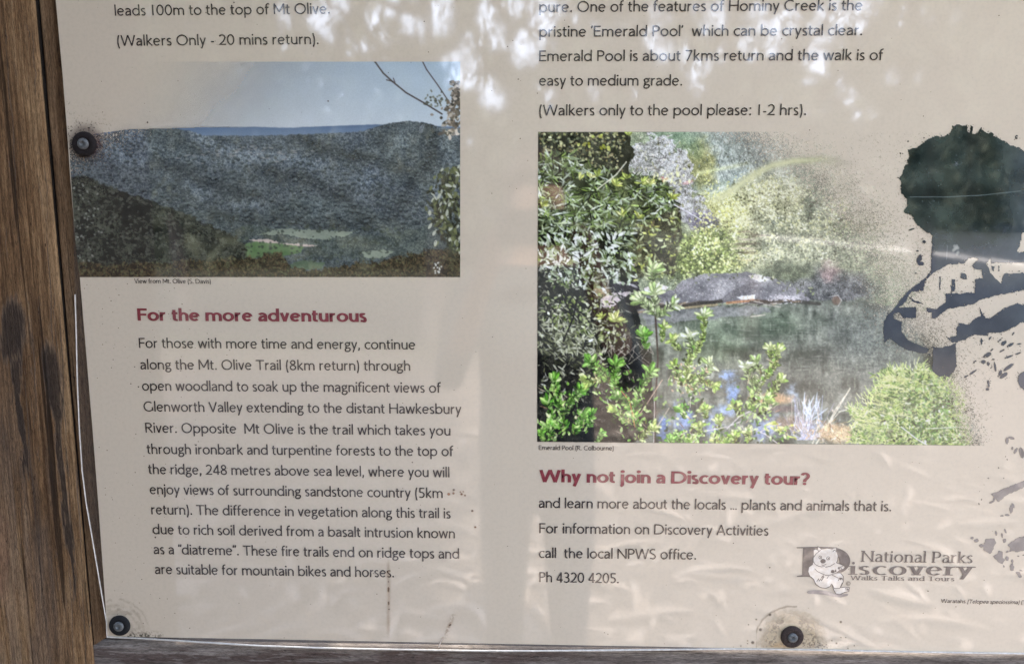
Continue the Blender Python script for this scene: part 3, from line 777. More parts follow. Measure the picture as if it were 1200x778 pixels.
    # feathery bush, lower right
    fb = s.poly([(1000, 522), (1003, 500), (996, 480), (1022, 476), (1024, 458), (1032, 452), (1030, 440), (1050, 434), (1072, 430), (1092, 434), (1110, 442), (1125, 460), (1135, 500), (1137, 523)], 9, 72, 12)
    s.tone(fb*(.55+.45*sstep(.35, .6, s.N(9, 74, 3))), (84, 106, 62), (200, 206, 148), t*1.2-.1)
    s.scatter(1700, fb*sstep(.3, .55, s.N(8, 75, 3)), (3, 10), (.4, .9), (140, 390), [(214, 220, 150), (190, 204, 126), (226, 226, 172), (140, 164, 92), (100, 130, 72), (170, 188, 116)], (.6, .95))
    s.scatter(500, fb*sstep(1050, 1075, X), (2, 5), (.8, 1.6), (0, 360), [(112, 146, 84), (150, 178, 112), (86, 112, 70), (206, 214, 176), (128, 140, 116)], (.6, .95))
    for k in range(170):
        x = R.uniform(1000, 1132); y = np.interp(x, [1000, 1024, 1034, 1052, 1072, 1092, 1112, 1126, 1134], [484, 462, 445, 436, 432, 436, 446, 464, 486])+R.uniform(-3, 10)
        a = math.radians(R.uniform(180, 250) if x < 1070 else R.uniform(230, 340)); L = R.uniform(5, 15)
        s.line([(x, y), (x+math.cos(a)*L*.5, y+math.sin(a)*L*.5), (x+math.cos(a+.3)*L, y+math.sin(a+.3)*L)], .8, [(206, 214, 146), (186, 200, 126), (150, 170, 104), (220, 222, 170)][R.integers(0, 4)], .85)
    s.scatter(420, fb*sstep(.5, .62, s.N(10, 76, 3)), (2, 6), (.5, 1.2), (0, 360), [(62, 76, 46), (80, 96, 60), (96, 110, 76), (54, 60, 44)], (.5, .85))
    for k in range(26):
        y = R.uniform(440, 500); x0 = 1046-(y-436)*.7
        s.line([(x0+R.uniform(10, 26), y+4), (x0, y+R.normal(0, 2)), (x0-R.uniform(2, 10), y+R.uniform(-2, 4))], .9, (214, 214, 150), .8)
    s.line([(1056, 500), (1074, 514), (1086, 521)], 1.3, (224, 218, 206)); s.line([(1085, 502), (1130, 500)], 1, (222, 218, 204), .8)
    # grain of the enlargement
    g1 = s.N(2.2, 91, 2); g2 = s.N(8, 92, 3)
    s.img = np.clip(s.img*(0.72+.36*grain*.5+.36*g1+.2*g2)[..., None], 0, 255)
    s.img = np.clip((s.img-112)*1.26+120, 0, 255)
    ur = sstep(840, 900, X)*(1-sstep(300, 350, Y))
    lum = s.img.mean(-1, keepdims=True)
    s.img = s.img*(1-.45*ur[..., None])+(lum*np.array([1.03, 1.0, .9])*.92+16)*.45*ur[..., None]
    # lens softness: neighbouring dots of ink run together a little
    k_ = s.img.copy(); k_[1:-1, 1:-1] = (s.img[1:-1, 1:-1]*2+s.img[:-2, 1:-1]+s.img[2:, 1:-1]+s.img[1:-1, :-2]+s.img[1:-1, 2:])/6
    s.img = s.img*.35+k_*.65
    hz = s.blob(880, 400, 210, 170, 1.0)*.06
    s.put(hz, (206, 204, 196))  # pale haze of light painted over the middle of the print
    s.img *= (1-.12*fb*(.4+.6*s.N(9, 131, 3)))[..., None]
    # halo: right and top edge have flaked to dust
    n = s.N(40, 90, 3)
    dist = np.maximum((X-np.interp(Y, [150, 170, 200, 250, 300, 330, 400, 450, 523], [880, 930, 975, 1025, 1062, 1075, 1098, 1112, 1130])), -400)+(n-.5)*26
    keep = 1-sstep(-120, 66, dist)
    lo = sstep(380, 440, Y)
    keep2 = 1-sstep(-34, 22, dist-14)
    keep = keep*(1-lo)+keep2*lo
    fade = 1-0.45*sstep(-150, 10, dist)*(1-lo*.6)
    s.speckle(keep*1.15)
    s.a *= fade
    s.put(arc*.88, (232, 230, 178)); s.a = np.maximum(s.a, arc*.75)  # pale glare of the arc painted over the print
    # left straight edge, top and bottom edges stay crisp
    top = sstep(-0.3, 0.6, Y-(154.8-.0005*(X-632)))
    bot = 1-sstep(-0.4, 0.5, Y-(517.3+.0088*(X-632)))
    s.a *= top*bot*sstep(-.3, .6, X-np.interp(Y, [154, 523], [630.6, 629.0]))
    return s

def paint_waratah():
    s = Sheet(1026, 140, 1215, 460, 1.7, 3)
    R = np.random.default_rng(25)
    A = lambda pts: [(1030+x/4.865, 140+y/4.865) for x, y in pts]
    B = lambda pts: [(1030+x/4.865, 290+y/4.865) for x, y in pts]
    m = s.poly(A([(420, 32), (500, 32), (505, 78), (518, 80), (520, 34), (535, 40), (537, 85), (565, 75), (578, 45), (600, 72), (640, 80), (690, 115), (760, 150), (800, 160), (900, 230),
                  (900, 645), (818, 645), (812, 690), (785, 760), (780, 790), (300, 790), (305, 665), (260, 635), (215, 600), (190, 550), (135, 530), (155, 495), (160, 450), (125, 420), (128, 360), (108, 335), (138, 310),
                  (145, 258), (165, 245), (172, 205), (158, 175), (210, 160), (265, 125), (310, 103), (350, 100), (395, 85), (420, 60)]), 2.4, 1, 4)
    polys = [[(300, -40), (800, -40), (780, 28), (900, 28), (900, 85), (640, 88), (632, 60), (612, 95), (640, 150), (695, 205), (712, 150), (900, 140), (900, 225), (700, 268), (570, 300), (540, 325), (390, 350), (320, 405),
              (298, 405), (302, 372), (270, 365), (272, 345), (330, 348), (378, 310), (380, 262), (440, 262), (545, 258), (548, 180), (590, 178), (585, 130), (540, 125), (528, 105), (565, 70), (560, 48), (520, 45), (490, 90), (400, 98), (358, 118), (300, 120)],
             [(300, -5), (358, -5), (358, 118), (300, 150), (262, 190), (255, 248), (185, 250), (150, 310), (110, 345), (212, 340), (212, 402), (135, 402), (118, 370), (85, 375), (85, 405), (130, 425), (125, 480), (170, 530), (240, 560), (282, 575),
              (275, 600), (230, 600), (150, 580), (90, 540), (60, 520), (25, 545), (25, 420), (90, 340), (150, 265), (175, 240), (265, 175), (295, 130)],
             [(900, 335), (840, 335), (790, 318), (715, 345), (640, 400), (610, 405), (590, 375), (575, 340), (580, 390), (545, 405), (510, 440), (455, 430), (440, 470), (440, 505), (400, 515), (375, 500), (420, 545), (480, 530), (540, 498), (620, 505), (625, 485), (690, 485), (780, 450), (800, 428), (900, 425)],
             [(305, 570), (345, 570), (400, 560), (438, 545), (440, 680), (400, 740), (375, 725), (345, 735), (305, 705)],
             [(415, 180), (436, 180), (432, 250), (412, 250)], [(345, 165), (352, 165), (350, 240), (344, 240)], [(470, 140), (500, 160), (500, 185), (465, 175)],
             [(168, 280), (180, 285), (200, 300), (240, 310), (252, 325), (225, 318), (190, 305)], [(640, 105), (660, 108), (655, 135), (645, 135)], [(678, 105), (686, 105), (684, 135), (678, 135)]]
    for k, p in enumerate(polys):
        m = np.maximum(m, s.poly(B(p), 1.2, 10+k, 3.5))
    m = np.maximum(m, s.blob(1207, 446, 15, 13, .08, 0, .12, 30))
    blobs = [(1077, 304, 3, 6, 20), (1079, 309, 4, 2.5, 0), (1075, 294, 1.6, 1, 0), (1083, 283.5, 2.5, 2, 40), (1068, 269, 4, 1, -20), (1191, 161, 1.8, 2.4, 0), (1055, 180, 1, 1, 0), (1064, 166, 1.2, 1, 0), (1073, 320, 1, 1, 0), (1158, 426, 2, 2.5, 0),
             (1158, 449, 1.4, 5, -10), (1157, 456, 2.2, 1.6, 0), (1172, 437, 2, 4, 25), (1182, 430, 8, 2.2, -38), (1176, 440, 6, 2.4, -40), (1166, 430, 1.4, 6, -8), (1176, 402, 4, 2.4, -35), (1184, 404, 5, 1.6, -30), (1171, 399, 3, 1, -40), (1160, 396, 3, 1, -50),
             (1187, 391, 2.4, .9, -50), (1182, 418, 6, 1.1, -20), (1193, 414, 4, .9, -20), (1194, 403, 3, .8, -15), (1174, 411, 4, .8, -30), (1162, 410, 2.2, .9, -40), (1150, 400, 1.3, 4.5, 0), (1157, 416, 6, 2.6, -35), (1140, 436, 6, 1.2, -35), (1132, 441, 3.5, 1, -30),
             (1152, 424, 3, 2.4, 0), (1164, 421, 2, .8, 0), (1142, 424, 2.6, 1, -40)]
    for k, (x, y, rx, ry, a) in enumerate(blobs):
        m = np.maximum(m, s.blob(x, y, rx, ry, .25, a, .25, 40+k))
    rim_ = np.clip(sum(np.roll(np.roll(m, dy, 0), dx, 1) for dx in (-5, 0, 5) for dy in (-5, 0, 5))/9, 0, 1)
    crumbs = (s.N(1.6, 61, 2) > .84-.12*rim_)*(rim_ > .04)
    holes = (s.N(1.6, 62, 2) > .9+.2*(rim_-.9))*(rim_ < .9)
    m = np.where(holes, 0, np.maximum(m, crumbs))
    t = s.N(22, 3, 4)
    fine = s.N(3, 4, 3)
    s.tone(np.ones_like(t), (22, 32, 31), (62, 74, 68), (t-.28)*2.2)
    s.tone(s.below([(1026, 290), (1215, 275)], 14, 5, 26)*.85, (58, 62, 74), (82, 84, 92), t)
    s.tone(sstep(1160, 1205, s.X)*.6, (60, 70, 80), (84, 92, 102), t)
    for k, (x, w) in enumerate(((1112, 7), (1136, 5), (1160, 6), (1090, 8))):
        s.put(np.exp(-((s.X-x+(t-.5)*6)/w)**2)*.3*(1-s.below([(1026, 240), (1215, 240)], 0, 6, 60)), (36, 38, 38) if k % 2 else (64, 74, 62))
    s.put((fine > .78)*.14, (110, 116, 120))
    s.line([(1066, 231), (1110, 231), (1150, 229), (1196, 224)], .9, (112, 124, 122), .8)
    for k in range(50):
        s.leaf(R.uniform(1060, 1200), R.uniform(160, 300), .9, .5, 0, (120, 130, 132), .7)
    for k in range(10): s.put(s.blob(R.normal(1122, 4), R.normal(293, 4), 2, 2.4, .6)*.7, (160, 160, 152))
    s.line([(1110, 288), (1109, 304)], .8, (120, 122, 128), .7)
    s.a = np.clip(m, 0, 1)
    return s

def paint_fragments():
    s = Sheet(1128, 485, 1215, 690, 1.7, 4)
    Cc = lambda pts: [(1060+x/8.571, 630+y/8.571) for x, y in pts]
    D = lambda pts: [(1130+x/2.986, 430+y/2.986) for x, y in pts]
    m = np.zeros_like(s.X)
    for k, p in enumerate(([(810, 10), (905, 8), (922, 50), (900, 70), (895, 110), (860, 160), (800, 130), (790, 90), (770, 95), (795, 70)], [(1030, 70), (1110, 15), (1150, -10), (1260, -30), (1260, 110), (1200, 120), (1130, 145), (1090, 130), (1045, 140), (1065, 100)],
                           [(885, 185), (930, 160), (940, 125), (985, 140), (980, 200), (1010, 215), (985, 262), (940, 240), (915, 215)], [(1055, 290), (1080, 235), (1102, 290), (1090, 325), (1060, 325)], [(1115, 345), (1150, 335), (1178, 395), (1150, 402)])):
        m = np.maximum(m, s.poly(Cc(p), .9, 10+k, 3))
    m = np.maximum(m, s.poly(D([(95, 445), (130, 428), (180, 408), (260, 375), (260, 400), (180, 432), (140, 452), (118, 472), (108, 462)]), 1.0, 20, 3))
    rr = np.random.default_rng(3)
    bl = [(1139, 630, 2, 1.5), (1144, 633, 3, 2.2), (1150, 639, 3, 2), (1185, 596, 2.5, 5), (1187, 592, 1.5, 3), (1174, 604, 2, 1), (1180, 603, 3, 1.2), (1162, 588, 3.5, 1), (1165, 584, 1.2, 4), (1178, 622, 1.2, 3), (1174, 627, 1, 3), (1177, 633, 2, 2.5), (1167, 624, 1.5, 3),
          (1180, 516, 2, 4), (1185, 513, 4, 1.6), (1190, 528, 1.6, 4), (1197, 530, 3, 7), (1186, 525, 1.2, 2), (1180, 538, .8, .8), (1170, 548, .8, .8), (1176, 560, .8, .8), (1147, 590, 1, 1), (1150, 585, .8, .8), (1158, 560, .8, .8), (1172, 655, 2, 3), (1180, 654, 2, 3), (1186, 657, 1.4, 2), (1196, 668, 2, .8), (1176, 663, 1, 1.4), (1193, 651, 1.4, .7), (1200, 650, 2.4, .8), (1180, 646, 2, 1)]
    for k, (x, y, rx, ry) in enumerate(bl):
        m = np.maximum(m, s.blob(x, y, rx, ry, .25, rr.uniform(-30, 30), .3, 30+k))
    t = s.N(8, 3, 3)
    s.tone(np.ones_like(t), (128, 120, 114), (148, 140, 134), t)
    s.put(s.blob(1199, 529, 4, 8, .4)*.7, (96, 92, 90))
    s.a = m
    return s

def paint_grime(which):
    R = np.random.default_rng(31+which)
    if which == 0:       # rings of lichen and dirt round the middle screw
        s = Sheet(858, 704, 1005, 762, 1.6, 10)
        dx, dy = s.X-928, s.Y-750; r = np.hypot(dx*.93, dy)
        n = s.N(5, 1, 4); n2 = s.N(1.6, 2, 2)
        s.tone(np.ones_like(r), (188, 170, 138), (216, 202, 172), n)
        base = (1-sstep(24, 41, r+(n-.5)*10))*.6
        arc = np.exp(-((r-40-(n-.5)*2)/.9)**2)*(np.abs(dx+12) < 30)*(dx < 6)
        dirt = np.exp(-((r-25)/7)**2)*sstep(.45, .7, n2*.6+n*.4)*.9*(np.abs(dx) > 8)
        low = sstep(742, 758, s.Y)*sstep(.55, .75, n2)*np.exp(-((s.X-935)/45)**2)
        s.put(np.clip(arc+dirt+low*.8, 0, 1), (98, 84, 66))
        s.put(sstep(748, 758, s.Y)*np.exp(-((s.X-918)/14)**2)*.6, (170, 128, 66))
        s.a = np.clip(base+arc*.45+dirt*.07+low*.3, 0, 1)*(1-sstep(757, 760, s.Y))
        for k in range(60):
            x = R.normal(940, 30); y = R.normal(754, 4); j, i = int((y-s.y0)*s.S), int((x-s.x0)*s.S)
            if 0 <= j < s.h-1 and 0 <= i < s.w-1: s.a[j:j+2, i:i+2] = .8; s.img[j:j+2, i:i+2] = (92, 88, 76)
        for (x, y, q) in ((902, 719.5, 2), (886, 725, 1.3), (891, 737, 2.2), (877, 731, .9), (882, 752, 2.2), (985, 728, 1.6), (980, 753, 1.4), (868, 756, .9), (876, 750, .9)):
            b = s.blob(x, y, q, q*.9, .5); s.put(b, (88, 76, 66)); s.a = np.maximum(s.a, b*.85)
    elif which == 1:     # lower left corner
        s = Sheet(124, 688, 205, 750, 1.8, 11)
        dx, dy = s.X-138, s.Y-738; r = np.hypot(dx, dy)
        n = s.N(5, 1, 4); n2 = s.N(1.5, 2, 2)
        s.tone(np.ones_like(r), (128, 112, 90), (160, 146, 122), n)
        rings = sum(np.exp(-((r-q-(n-.5)*4)/1.4)**2)*w for q, w in ((24, .5), (30, .8), (36, .8)))*sstep(-42, -10, -np.abs(dx-8))
        low = np.exp(-((s.Y-744)/4)**2)*sstep(.45, .7, n2)*(s.X > 150)*(1-sstep(180, 196, s.X))
        near = np.exp(-((r-22)/8)**2)*.4*sstep(.35, .6, n)
        s.put(np.clip(low*1.2, 0, 1), (66, 64, 52))
        s.a = np.clip(rings*.26*(dy < 4)*sstep(.35, .6, s.N(12, 9, 3))+low*.8+near*.5, 0, .9)*(1-sstep(744.5, 747, s.Y))
    elif which == 2:     # mould round the top left screw
        s = Sheet(79, 118, 180, 205, 1.7, 12)
        dx, dy = s.X-101, s.Y-168; r = np.hypot(dx, dy)
        n2 = s.N(1.6, 2, 2); n = s.N(7, 1, 3)
        s.tone(np.ones_like(r), (76, 66, 62), (112, 96, 88), n)
        halo = np.exp(-(np.clip(r-15, 0, 99)/7)**2)*.65
        dots = sstep(.66, .8, n2)*np.exp(-((r-16)/18)**2)*.7
        ed = np.interp(s.Y[:, 0], [118, 150, 208], [75.5, 78.5, 82.5])[:, None]+.8
        s.put(np.exp(-(np.clip(r-14, 0, 99)/5)**2)*sstep(0, 10, dx), (84, 58, 58))
        s.a = np.clip(halo*.8*(n*.6+.5)+dots+.8*sstep(.7, .8, n2)*np.exp(-((s.X-ed-2)/3)**2), 0, .9)*sstep(0, 1, s.X-ed)
    else:                # rust dribbles and insect spots between the columns
        s = Sheet(448, 566, 606, 764, 1.6, 13)
        n = s.N(6, 1, 3, .5, 2.5); n2 = s.N(1.6, 2, 2)
        s.a = np.zeros_like(s.X)
        s.tone(np.ones_like(n), (150, 110, 76), (176, 140, 104), n)
        col = np.exp(-((s.X-455.5-(n-.5)*2)/1.9)**2)*sstep(650, 664, s.Y)*(1-sstep(735, 752, s.Y))
        s.a = np.maximum(s.a, col*.26)
        for (x, y, rx, ry) in ((455.5, 681, 1, 1), (455.5, 690, 1.4, 4), (455.6, 706, 1.1, 2.5), (456, 713, .9, 1)):
            b = s.blob(x, y, rx, ry, .5, 0, .3, 3); s.put(b, (110, 74, 46)); s.a = np.maximum(s.a, b*.85)
        for (x, y, q, c) in ((526, 578.5, 2.0, (176, 122, 92)), (531.5, 577.5, 1.6, (156, 110, 84)), (532, 573.5, 1.6, (96, 70, 60)), (541, 578.5, 1.7, (120, 70, 48)), (545, 580, 1.3, (130, 78, 52)), (539.5, 576, 1, (150, 96, 66)), (543, 575.5, .9, (150, 96, 66)),
                             (553.5, 598, 1.6, (112, 70, 54)), (557, 617, 1.5, (130, 84, 58)), (519, 588, .7, (110, 90, 80)), (520, 638, 1.3, (130, 124, 116)), (542, 619, .7, (100, 90, 84)), (597.5, 694, 1, (90, 80, 74))):
            b = s.blob(x, y, q, q*.9, .5); s.put(b, c); s.a = np.maximum(s.a, b*.9)
        d = np.abs((s.X-527)-(732-s.Y)*.36-(n-.5)*3)
        st = np.exp(-(d/2.4)**2)*sstep(716, 722, s.Y)*(1-sstep(740, 752, s.Y))
        s.put(st*sstep(.5, .7, n2), (146, 104, 70)); s.a = np.maximum(s.a, st*.38*sstep(.3, .6, n2))
        b = s.blob(527.5, 731.5, 2, 1.2, .4, -30); s.put(b, (84, 56, 40)); s.a = np.maximum(s.a, b*.9)
        st = np.exp(-(np.abs((s.X-514)-(758-s.Y)*.42)/1.1)**2)*sstep(744, 748, s.Y)*(1-sstep(757, 760, s.Y)); s.put(st, (222, 214, 204)); s.a = np.maximum(s.a, st*.8)
    return s

# ------------------------------------------------------------------ lettering: a humanist sans (and a bracketed serif) drawn as pen strokes
XH, CAP, ASC, DSC = 480.0, 680.0, 715.0, -210.0

def A(cx, cy, rx, ry, a0, a1, n=None):
    n = n or max(4, int(abs(a1-a0)/13))
    return [(cx+rx*math.cos(math.radians(a0+(a1-a0)*k/n)), cy+ry*math.sin(math.radians(a0+(a1-a0)*k/n))) for k in range(n+1)]

def S(*pts, n=5):
    """smooth curve through points"""
    p = [pts[0]]+list(pts)+[pts[-1]]
    out = []
    for i in range(1, len(p)-2):
        p0, p1, p2, p3 = (np.array(q, float) for q in p[i-1:i+3])
        for k in range(n):
            t = k/n
            q = 0.5*((2*p1)+(-p0+p2)*t+(2*p0-5*p1+4*p2-p3)*t*t+(-p0+3*p1-3*p2+p3)*t**3)
            out.append((q[0], q[1]))
    out.append(tuple(pts[-1]))
    return out

def glyph(ch, a, b):
    """strokes and advance; a, b = half pen width across vertical and horizontal strokes"""
    X, Cp, As = XH, CAP, ASC
    w = None; st = []; dots = []; lb, rb = 42, 42
    rd = 24
    if ch == 'n':
        w = 410; st = [[(a, 0), (a, X)], [(a, X*.60)]+A(w/2, X-b-150, w/2-a, 150, 175, 0)+[(w-a, 0)]]
    elif ch == 'h':
        w = 410; st = [[(a, 0), (a, As)], [(a, X*.60)]+A(w/2, X-b-150, w/2-a, 150, 175, 0)+[(w-a, 0)]]
    elif ch == 'm':
        w = 690; q = (w-2*a)/2; st = [[(a, 0), (a, X)], [(a, X*.6)]+A(a+q/2, X-b-140, q/2, 140, 175, 0)+[(a+q, 0)], [(a+q, X*.6)]+A(a+q*1.5, X-b-140, q/2, 140, 175, 0)+[(w-a, 0)]]
    elif ch == 'u':
        w = 405; st = [[(w-a, X), (w-a, 0)], [(a, X)]+A(w/2, b+150, w/2-a, 158, 180, 355)+[(w-a, X*.42)]]
    elif ch == 'r':
        w = 285; rb = 6; st = [[(a, 0), (a, X)], [(a, X*.58)]+A(w*.74, X-b-170, w*.74-a, 170, 175, 78)]
    elif ch == 'i':
        w = 2*a; st = [[(a, 0), (a, X)]]; dots = [(a, X+150, max(a*1.28, 50))]
    elif ch == 'j':
        w = 2*a; st = [[(a, X), (a, -80)]+A(a-125, -80, 125, 105, 0, -70)]; dots = [(a, X+150, max(a*1.28, 50))]; lb = 34
    elif ch == 'l':
        w = 2*a; st = [[(a, 0), (a, As)]]
    elif ch in 'o':
        w = 490; lb = rb = rd; st = [A(w/2, X/2, w/2-a, X/2+8-b, 90, 450, 30)]
    elif ch == 'c':
        w = 385; lb = rd; rb = 14; st = [A(245, X/2, 245-a, X/2+8-b, 52, 308, 22)]
    elif ch == 'e':
        w = 450; lb = rd; rb = 26; st = [[(2*a*.7, X*.53), (w-a*1.3, X*.53)], A(w/2, X/2, w/2-a, X/2+8-b, 8, 318, 28)]
    elif ch == 'a':
        w = 375; lb = 30; st = [A(w*.46, X-b-125, w*.54-a, 133, 150, 0)+[(w-a, 0)], [(w-a, X*.56)]+S((w*.62, X*.575), (w*.30, X*.50), (a, X*.27), (w*.24, b-6), (w*.62, 30+b), (w-a, X*.26), n=5)]
    elif ch == 's':
        w = 305; lb = 28; rb = 26
        st = [S((w-a*1.1, X*.86), (w*.62, X-b+6), (w*.26, X*.88), (a*1.05, X*.74), (w*.30, X*.58), (w*.68, X*.44), (w-a, X*.25), (w*.70, X*.07), (w*.40, b-6), (a*.7, X*.12), n=5)]
    elif ch in 'dq':
        w = 480; lb = rd; st = [[(w-a, 0 if ch == 'd' else DSC), (w-a, As if ch == 'd' else X)], [(w-a, X*.72)]+A(w*.5, X/2, w*.5-a, X/2+8-b, 40, 320, 24)+[(w-a, X*.28)]]
    elif ch in 'bp':
        w = 480; rb = rd; st = [[(a, 0 if ch == 'b' else DSC), (a, As if ch == 'b' else X)], [(a, X*.72)]+A(w*.5, X/2, w*.5-a, X/2+8-b, 140, -140, 24)+[(a, X*.28)]]
    elif ch == 'g':
        w = 420; lb = 26; rb = 10
        st = [A(190, 330, 160-a*.5, 150-b, 90, 450, 24), [(300, 400)]+S((340, 440), (w-20, 462), n=3), S((130, 200), (85, 160), (100, 105), (200, 84), (330, 60), (372, -30), (300, -130), (190, -158), (70, -130), (40, -50), (90, 40), (160, 84), n=4)]
    elif ch == 'f':
        w = 275; lb = 16; rb = 4; st = [[(105, 0)]+[(105, X*.9)]+A(105+125, As-150, 125, 145-b+8, 180, 72), [(8, X-b), (w-30, X-b)]]
    elif ch == 't':
        w = 275; lb = 12; rb = 14; st = [[(110, X*1.27)]+[(110, 140)]+A(110+105, 120, 105, 122-b+4, 180, 290), [(8, X-b), (w-20, X-b)]]
    elif ch == 'k':
        w = 400; rb = 2; st = [[(a, 0), (a, As)], [(w-a*1.6, X), (a*2, X*.50)], [(a*2.4, X*.54), (w-a*1.0, 0)]]
    elif ch == 'v':
        w = 420; lb = rb = 4; st = [[(a*1.1, X), (w/2, 0)], [(w-a*1.1, X), (w/2, 0)]]
    elif ch == 'y':
        w = 420; lb = rb = 4; st = [[(a*1.1, X), (w/2, 10)], [(w-a*1.1, X), (w/2-62, -140)]+[(w/2-95, DSC)]]
    elif ch == 'w':
        w = 650; lb = rb = 4; st = [[(a*1.1, X), (w*.28, 0)], [(w*.5, X), (w*.28, 0)], [(w*.5, X), (w*.72, 0)], [(w-a*1.1, X), (w*.72, 0)]]
    elif ch == 'x':
        w = 410; lb = rb = 6; st = [[(a*1.2, X), (w-a*1.2, 0)], [(w-a*1.2, X), (a*1.2, 0)]]
    elif ch == 'A':
        w = 620; lb = rb = 4; st = [[(a*1.1, 0), (w/2, Cp)], [(w-a*1.1, 0), (w/2, Cp)], [(w*.24, Cp*.30), (w*.76, Cp*.30)]]
    elif ch == 'C':
        w = 610; lb = 34; rb = 16; st = [A(350, Cp/2, 350-a, Cp/2+10-b, 48, 312, 26)]
    elif ch == 'D':
        w = 660; rb = 34; st = [[(a, 0), (a, Cp)], [(a, Cp-b), (w*.42, Cp-b)]+A(w*.42, Cp/2, w*.58-a, Cp/2-b, 88, -88, 20)+[(w*.42, b), (a, b)]]
    elif ch == 'E':
        w = 430; rb = 24; st = [[(a, 0), (a, Cp)], [(a, Cp-b), (w-20, Cp-b)], [(a, Cp*.52), (w-40, Cp*.52)], [(a, b), (w, b)]]
    elif ch == 'F':
        w = 410; rb = 10; st = [[(a, 0), (a, Cp)], [(a, Cp-b), (w, Cp-b)], [(a, Cp*.50), (w-30, Cp*.50)]]
    elif ch == 'G':
        w = 650; lb = 34; st = [A(360, Cp/2, 360-a, Cp/2+10-b, 50, 310, 26)+[(w-a, 70)], [(w-a, 40), (w-a, Cp*.44)], [(w-a-150, Cp*.44), (w-a+a, Cp*.44)]]
        st = [A(360, Cp/2, 360-a, Cp/2+10-b, 50, 318, 26), [(w-a, 55), (w-a, Cp*.44)]]
    elif ch == 'H':
        w = 590; st = [[(a, 0), (a, Cp)], [(w-a, 0), (w-a, Cp)], [(a, Cp*.52), (w-a, Cp*.52)]]
    elif ch == 'M':
        w = 690; st = [[(a, 0), (a, Cp)], [(w-a, 0), (w-a, Cp)], [(a, Cp), (w/2, Cp*.22)], [(w-a, Cp), (w/2, Cp*.22)]]
    elif ch == 'N':
        w = 620; st = [[(a, 0), (a, Cp)], [(w-a, 0), (w-a, Cp)], [(a, Cp-a*.4), (w-a, a*.4)]]
    elif ch == 'O':
        w = 720; lb = rb = 34; st = [A(w/2, Cp/2, w/2-a, Cp/2+10-b, 90, 450, 36)]
    elif ch == 'P':
        w = 440; rb = 14; st = [[(a, 0), (a, Cp)], [(a, Cp-b), (w*.5, Cp-b)]+A(w*.5, Cp*.72-b*.2, w*.5-a, Cp*.28-b*.8, 88, -88, 14)+[(a, Cp*.44+b*.6)]]
    elif ch == 'R':
        w = 510; rb = 2; st = [[(a, 0), (a, Cp)], [(a, Cp-b), (w*.45, Cp-b)]+A(w*.45, Cp*.74-b*.2, w*.44-a, Cp*.26-b*.8, 88, -88, 14)+[(a, Cp*.48+b*.6)], [(w*.40, Cp*.48), (w-a, 0)]]
    elif ch == 'S':
        w = 430; lb = 36; rb = 30
        st = [S((w-a*1.4, Cp*.90), (w*.62, Cp-b+8), (w*.25, Cp*.91), (a, Cp*.75), (w*.25, Cp*.58), (w*.68, Cp*.44), (w-a, Cp*.24), (w*.72, Cp*.05), (w*.40, b-8), (a*.7, Cp*.09), n=6)]
    elif ch == 'T':
        w = 560; lb = rb = 12; st = [[(0, Cp-b), (w, Cp-b)], [(w/2, Cp-b), (w/2, 0)]]
    elif ch == 'V':
        w = 590; lb = rb = 4; st = [[(a*1.1, Cp), (w/2, 0)], [(w-a*1.1, Cp), (w/2, 0)]]
    elif ch == 'W':
        w = 930; lb = rb = 4; st = [[(a*1.1, Cp), (w*.26, 0)], [(w*.5, Cp), (w*.26, 0)], [(w*.5, Cp), (w*.74, 0)], [(w-a*1.1, Cp), (w*.74, 0)]]
    elif ch == '1':
        w = 2*a; lb = rb = 150; st = [[(a, 0), (a, Cp)]]
    elif ch == '0':
        w = 470; lb = rb = 26; st = [A(w/2, Cp/2, w/2-a, Cp/2+8-b, 90, 450, 30)]
    elif ch == '2':
        w = 430; lb = 34; rb = 34; st = [A(w*.47, Cp-b-170, w*.47-a*.6, 178, 155, -20)+[(w*.62, Cp*.34), (a*.9, b), (w, b)]]
    elif ch == '3':
        w = 420; lb = rb = 38; st = [A(w*.42, Cp-b-148, w*.40-a*.3, 156, 145, -88, 16), [(w*.30, Cp*.54)]+A(w*.42, Cp*.27, w*.58-a, Cp*.27+8-b*.6, 90, -140, 18)]
    elif ch == '4':
        w = 480; lb = rb = 20; st = [[(w*.72, 0), (w*.72, Cp)], [(w*.72, Cp-a*.4), (a*1.0, Cp*.27)], [(a*.6, Cp*.25), (w, Cp*.25)]]
    elif ch == '5':
        w = 400; lb = rb = 45; st = [[(w-20, Cp-b), (a+30, Cp-b)], [(a+34, Cp), (a+24, Cp*.55)], [(a+20, Cp*.56)]+A(w*.42, Cp*.30, w*.58-a, Cp*.30+8-b, 105, -135, 18)]
    elif ch == '7':
        w = 430; lb = rb = 32; st = [[(0, Cp-b), (w-a*.8, Cp-b)], [(w-a*1.0, Cp-b), (w*.28, 0)]]
    elif ch == '8':
        w = 440; lb = rb = 32; st = [A(w/2, Cp*.755, w*.42-a, Cp*.245+6-b, 90, 450, 22), A(w/2, Cp*.265, w*.5-a, Cp*.265+8-b, 90, 450, 24)]
    elif ch == '.':
        w = 2*a; lb = rb = 60; dots = [(a, a*1.15, max(a*1.28, 50))]
    elif ch == ',':
        w = 2*a; lb = rb = 60; dots = [(a, a*1.15, max(a*1.25, 48))]; st = [[(a+20, 40), (a-40, -110)]]
    elif ch == ':':
        w = 2*a; lb = rb = 60; dots = [(a, a*1.15, max(a*1.28, 50)), (a, X-a, max(a*1.28, 50))]
    elif ch == '-':
        w = 200; lb = rb = 40; st = [[(0, 215), (w, 215)]]
    elif ch == '(':
        w = 190; lb = 50; rb = 20; st = [A(430, 260, 430-a, 700, 142, 218, 14)]
    elif ch == ')':
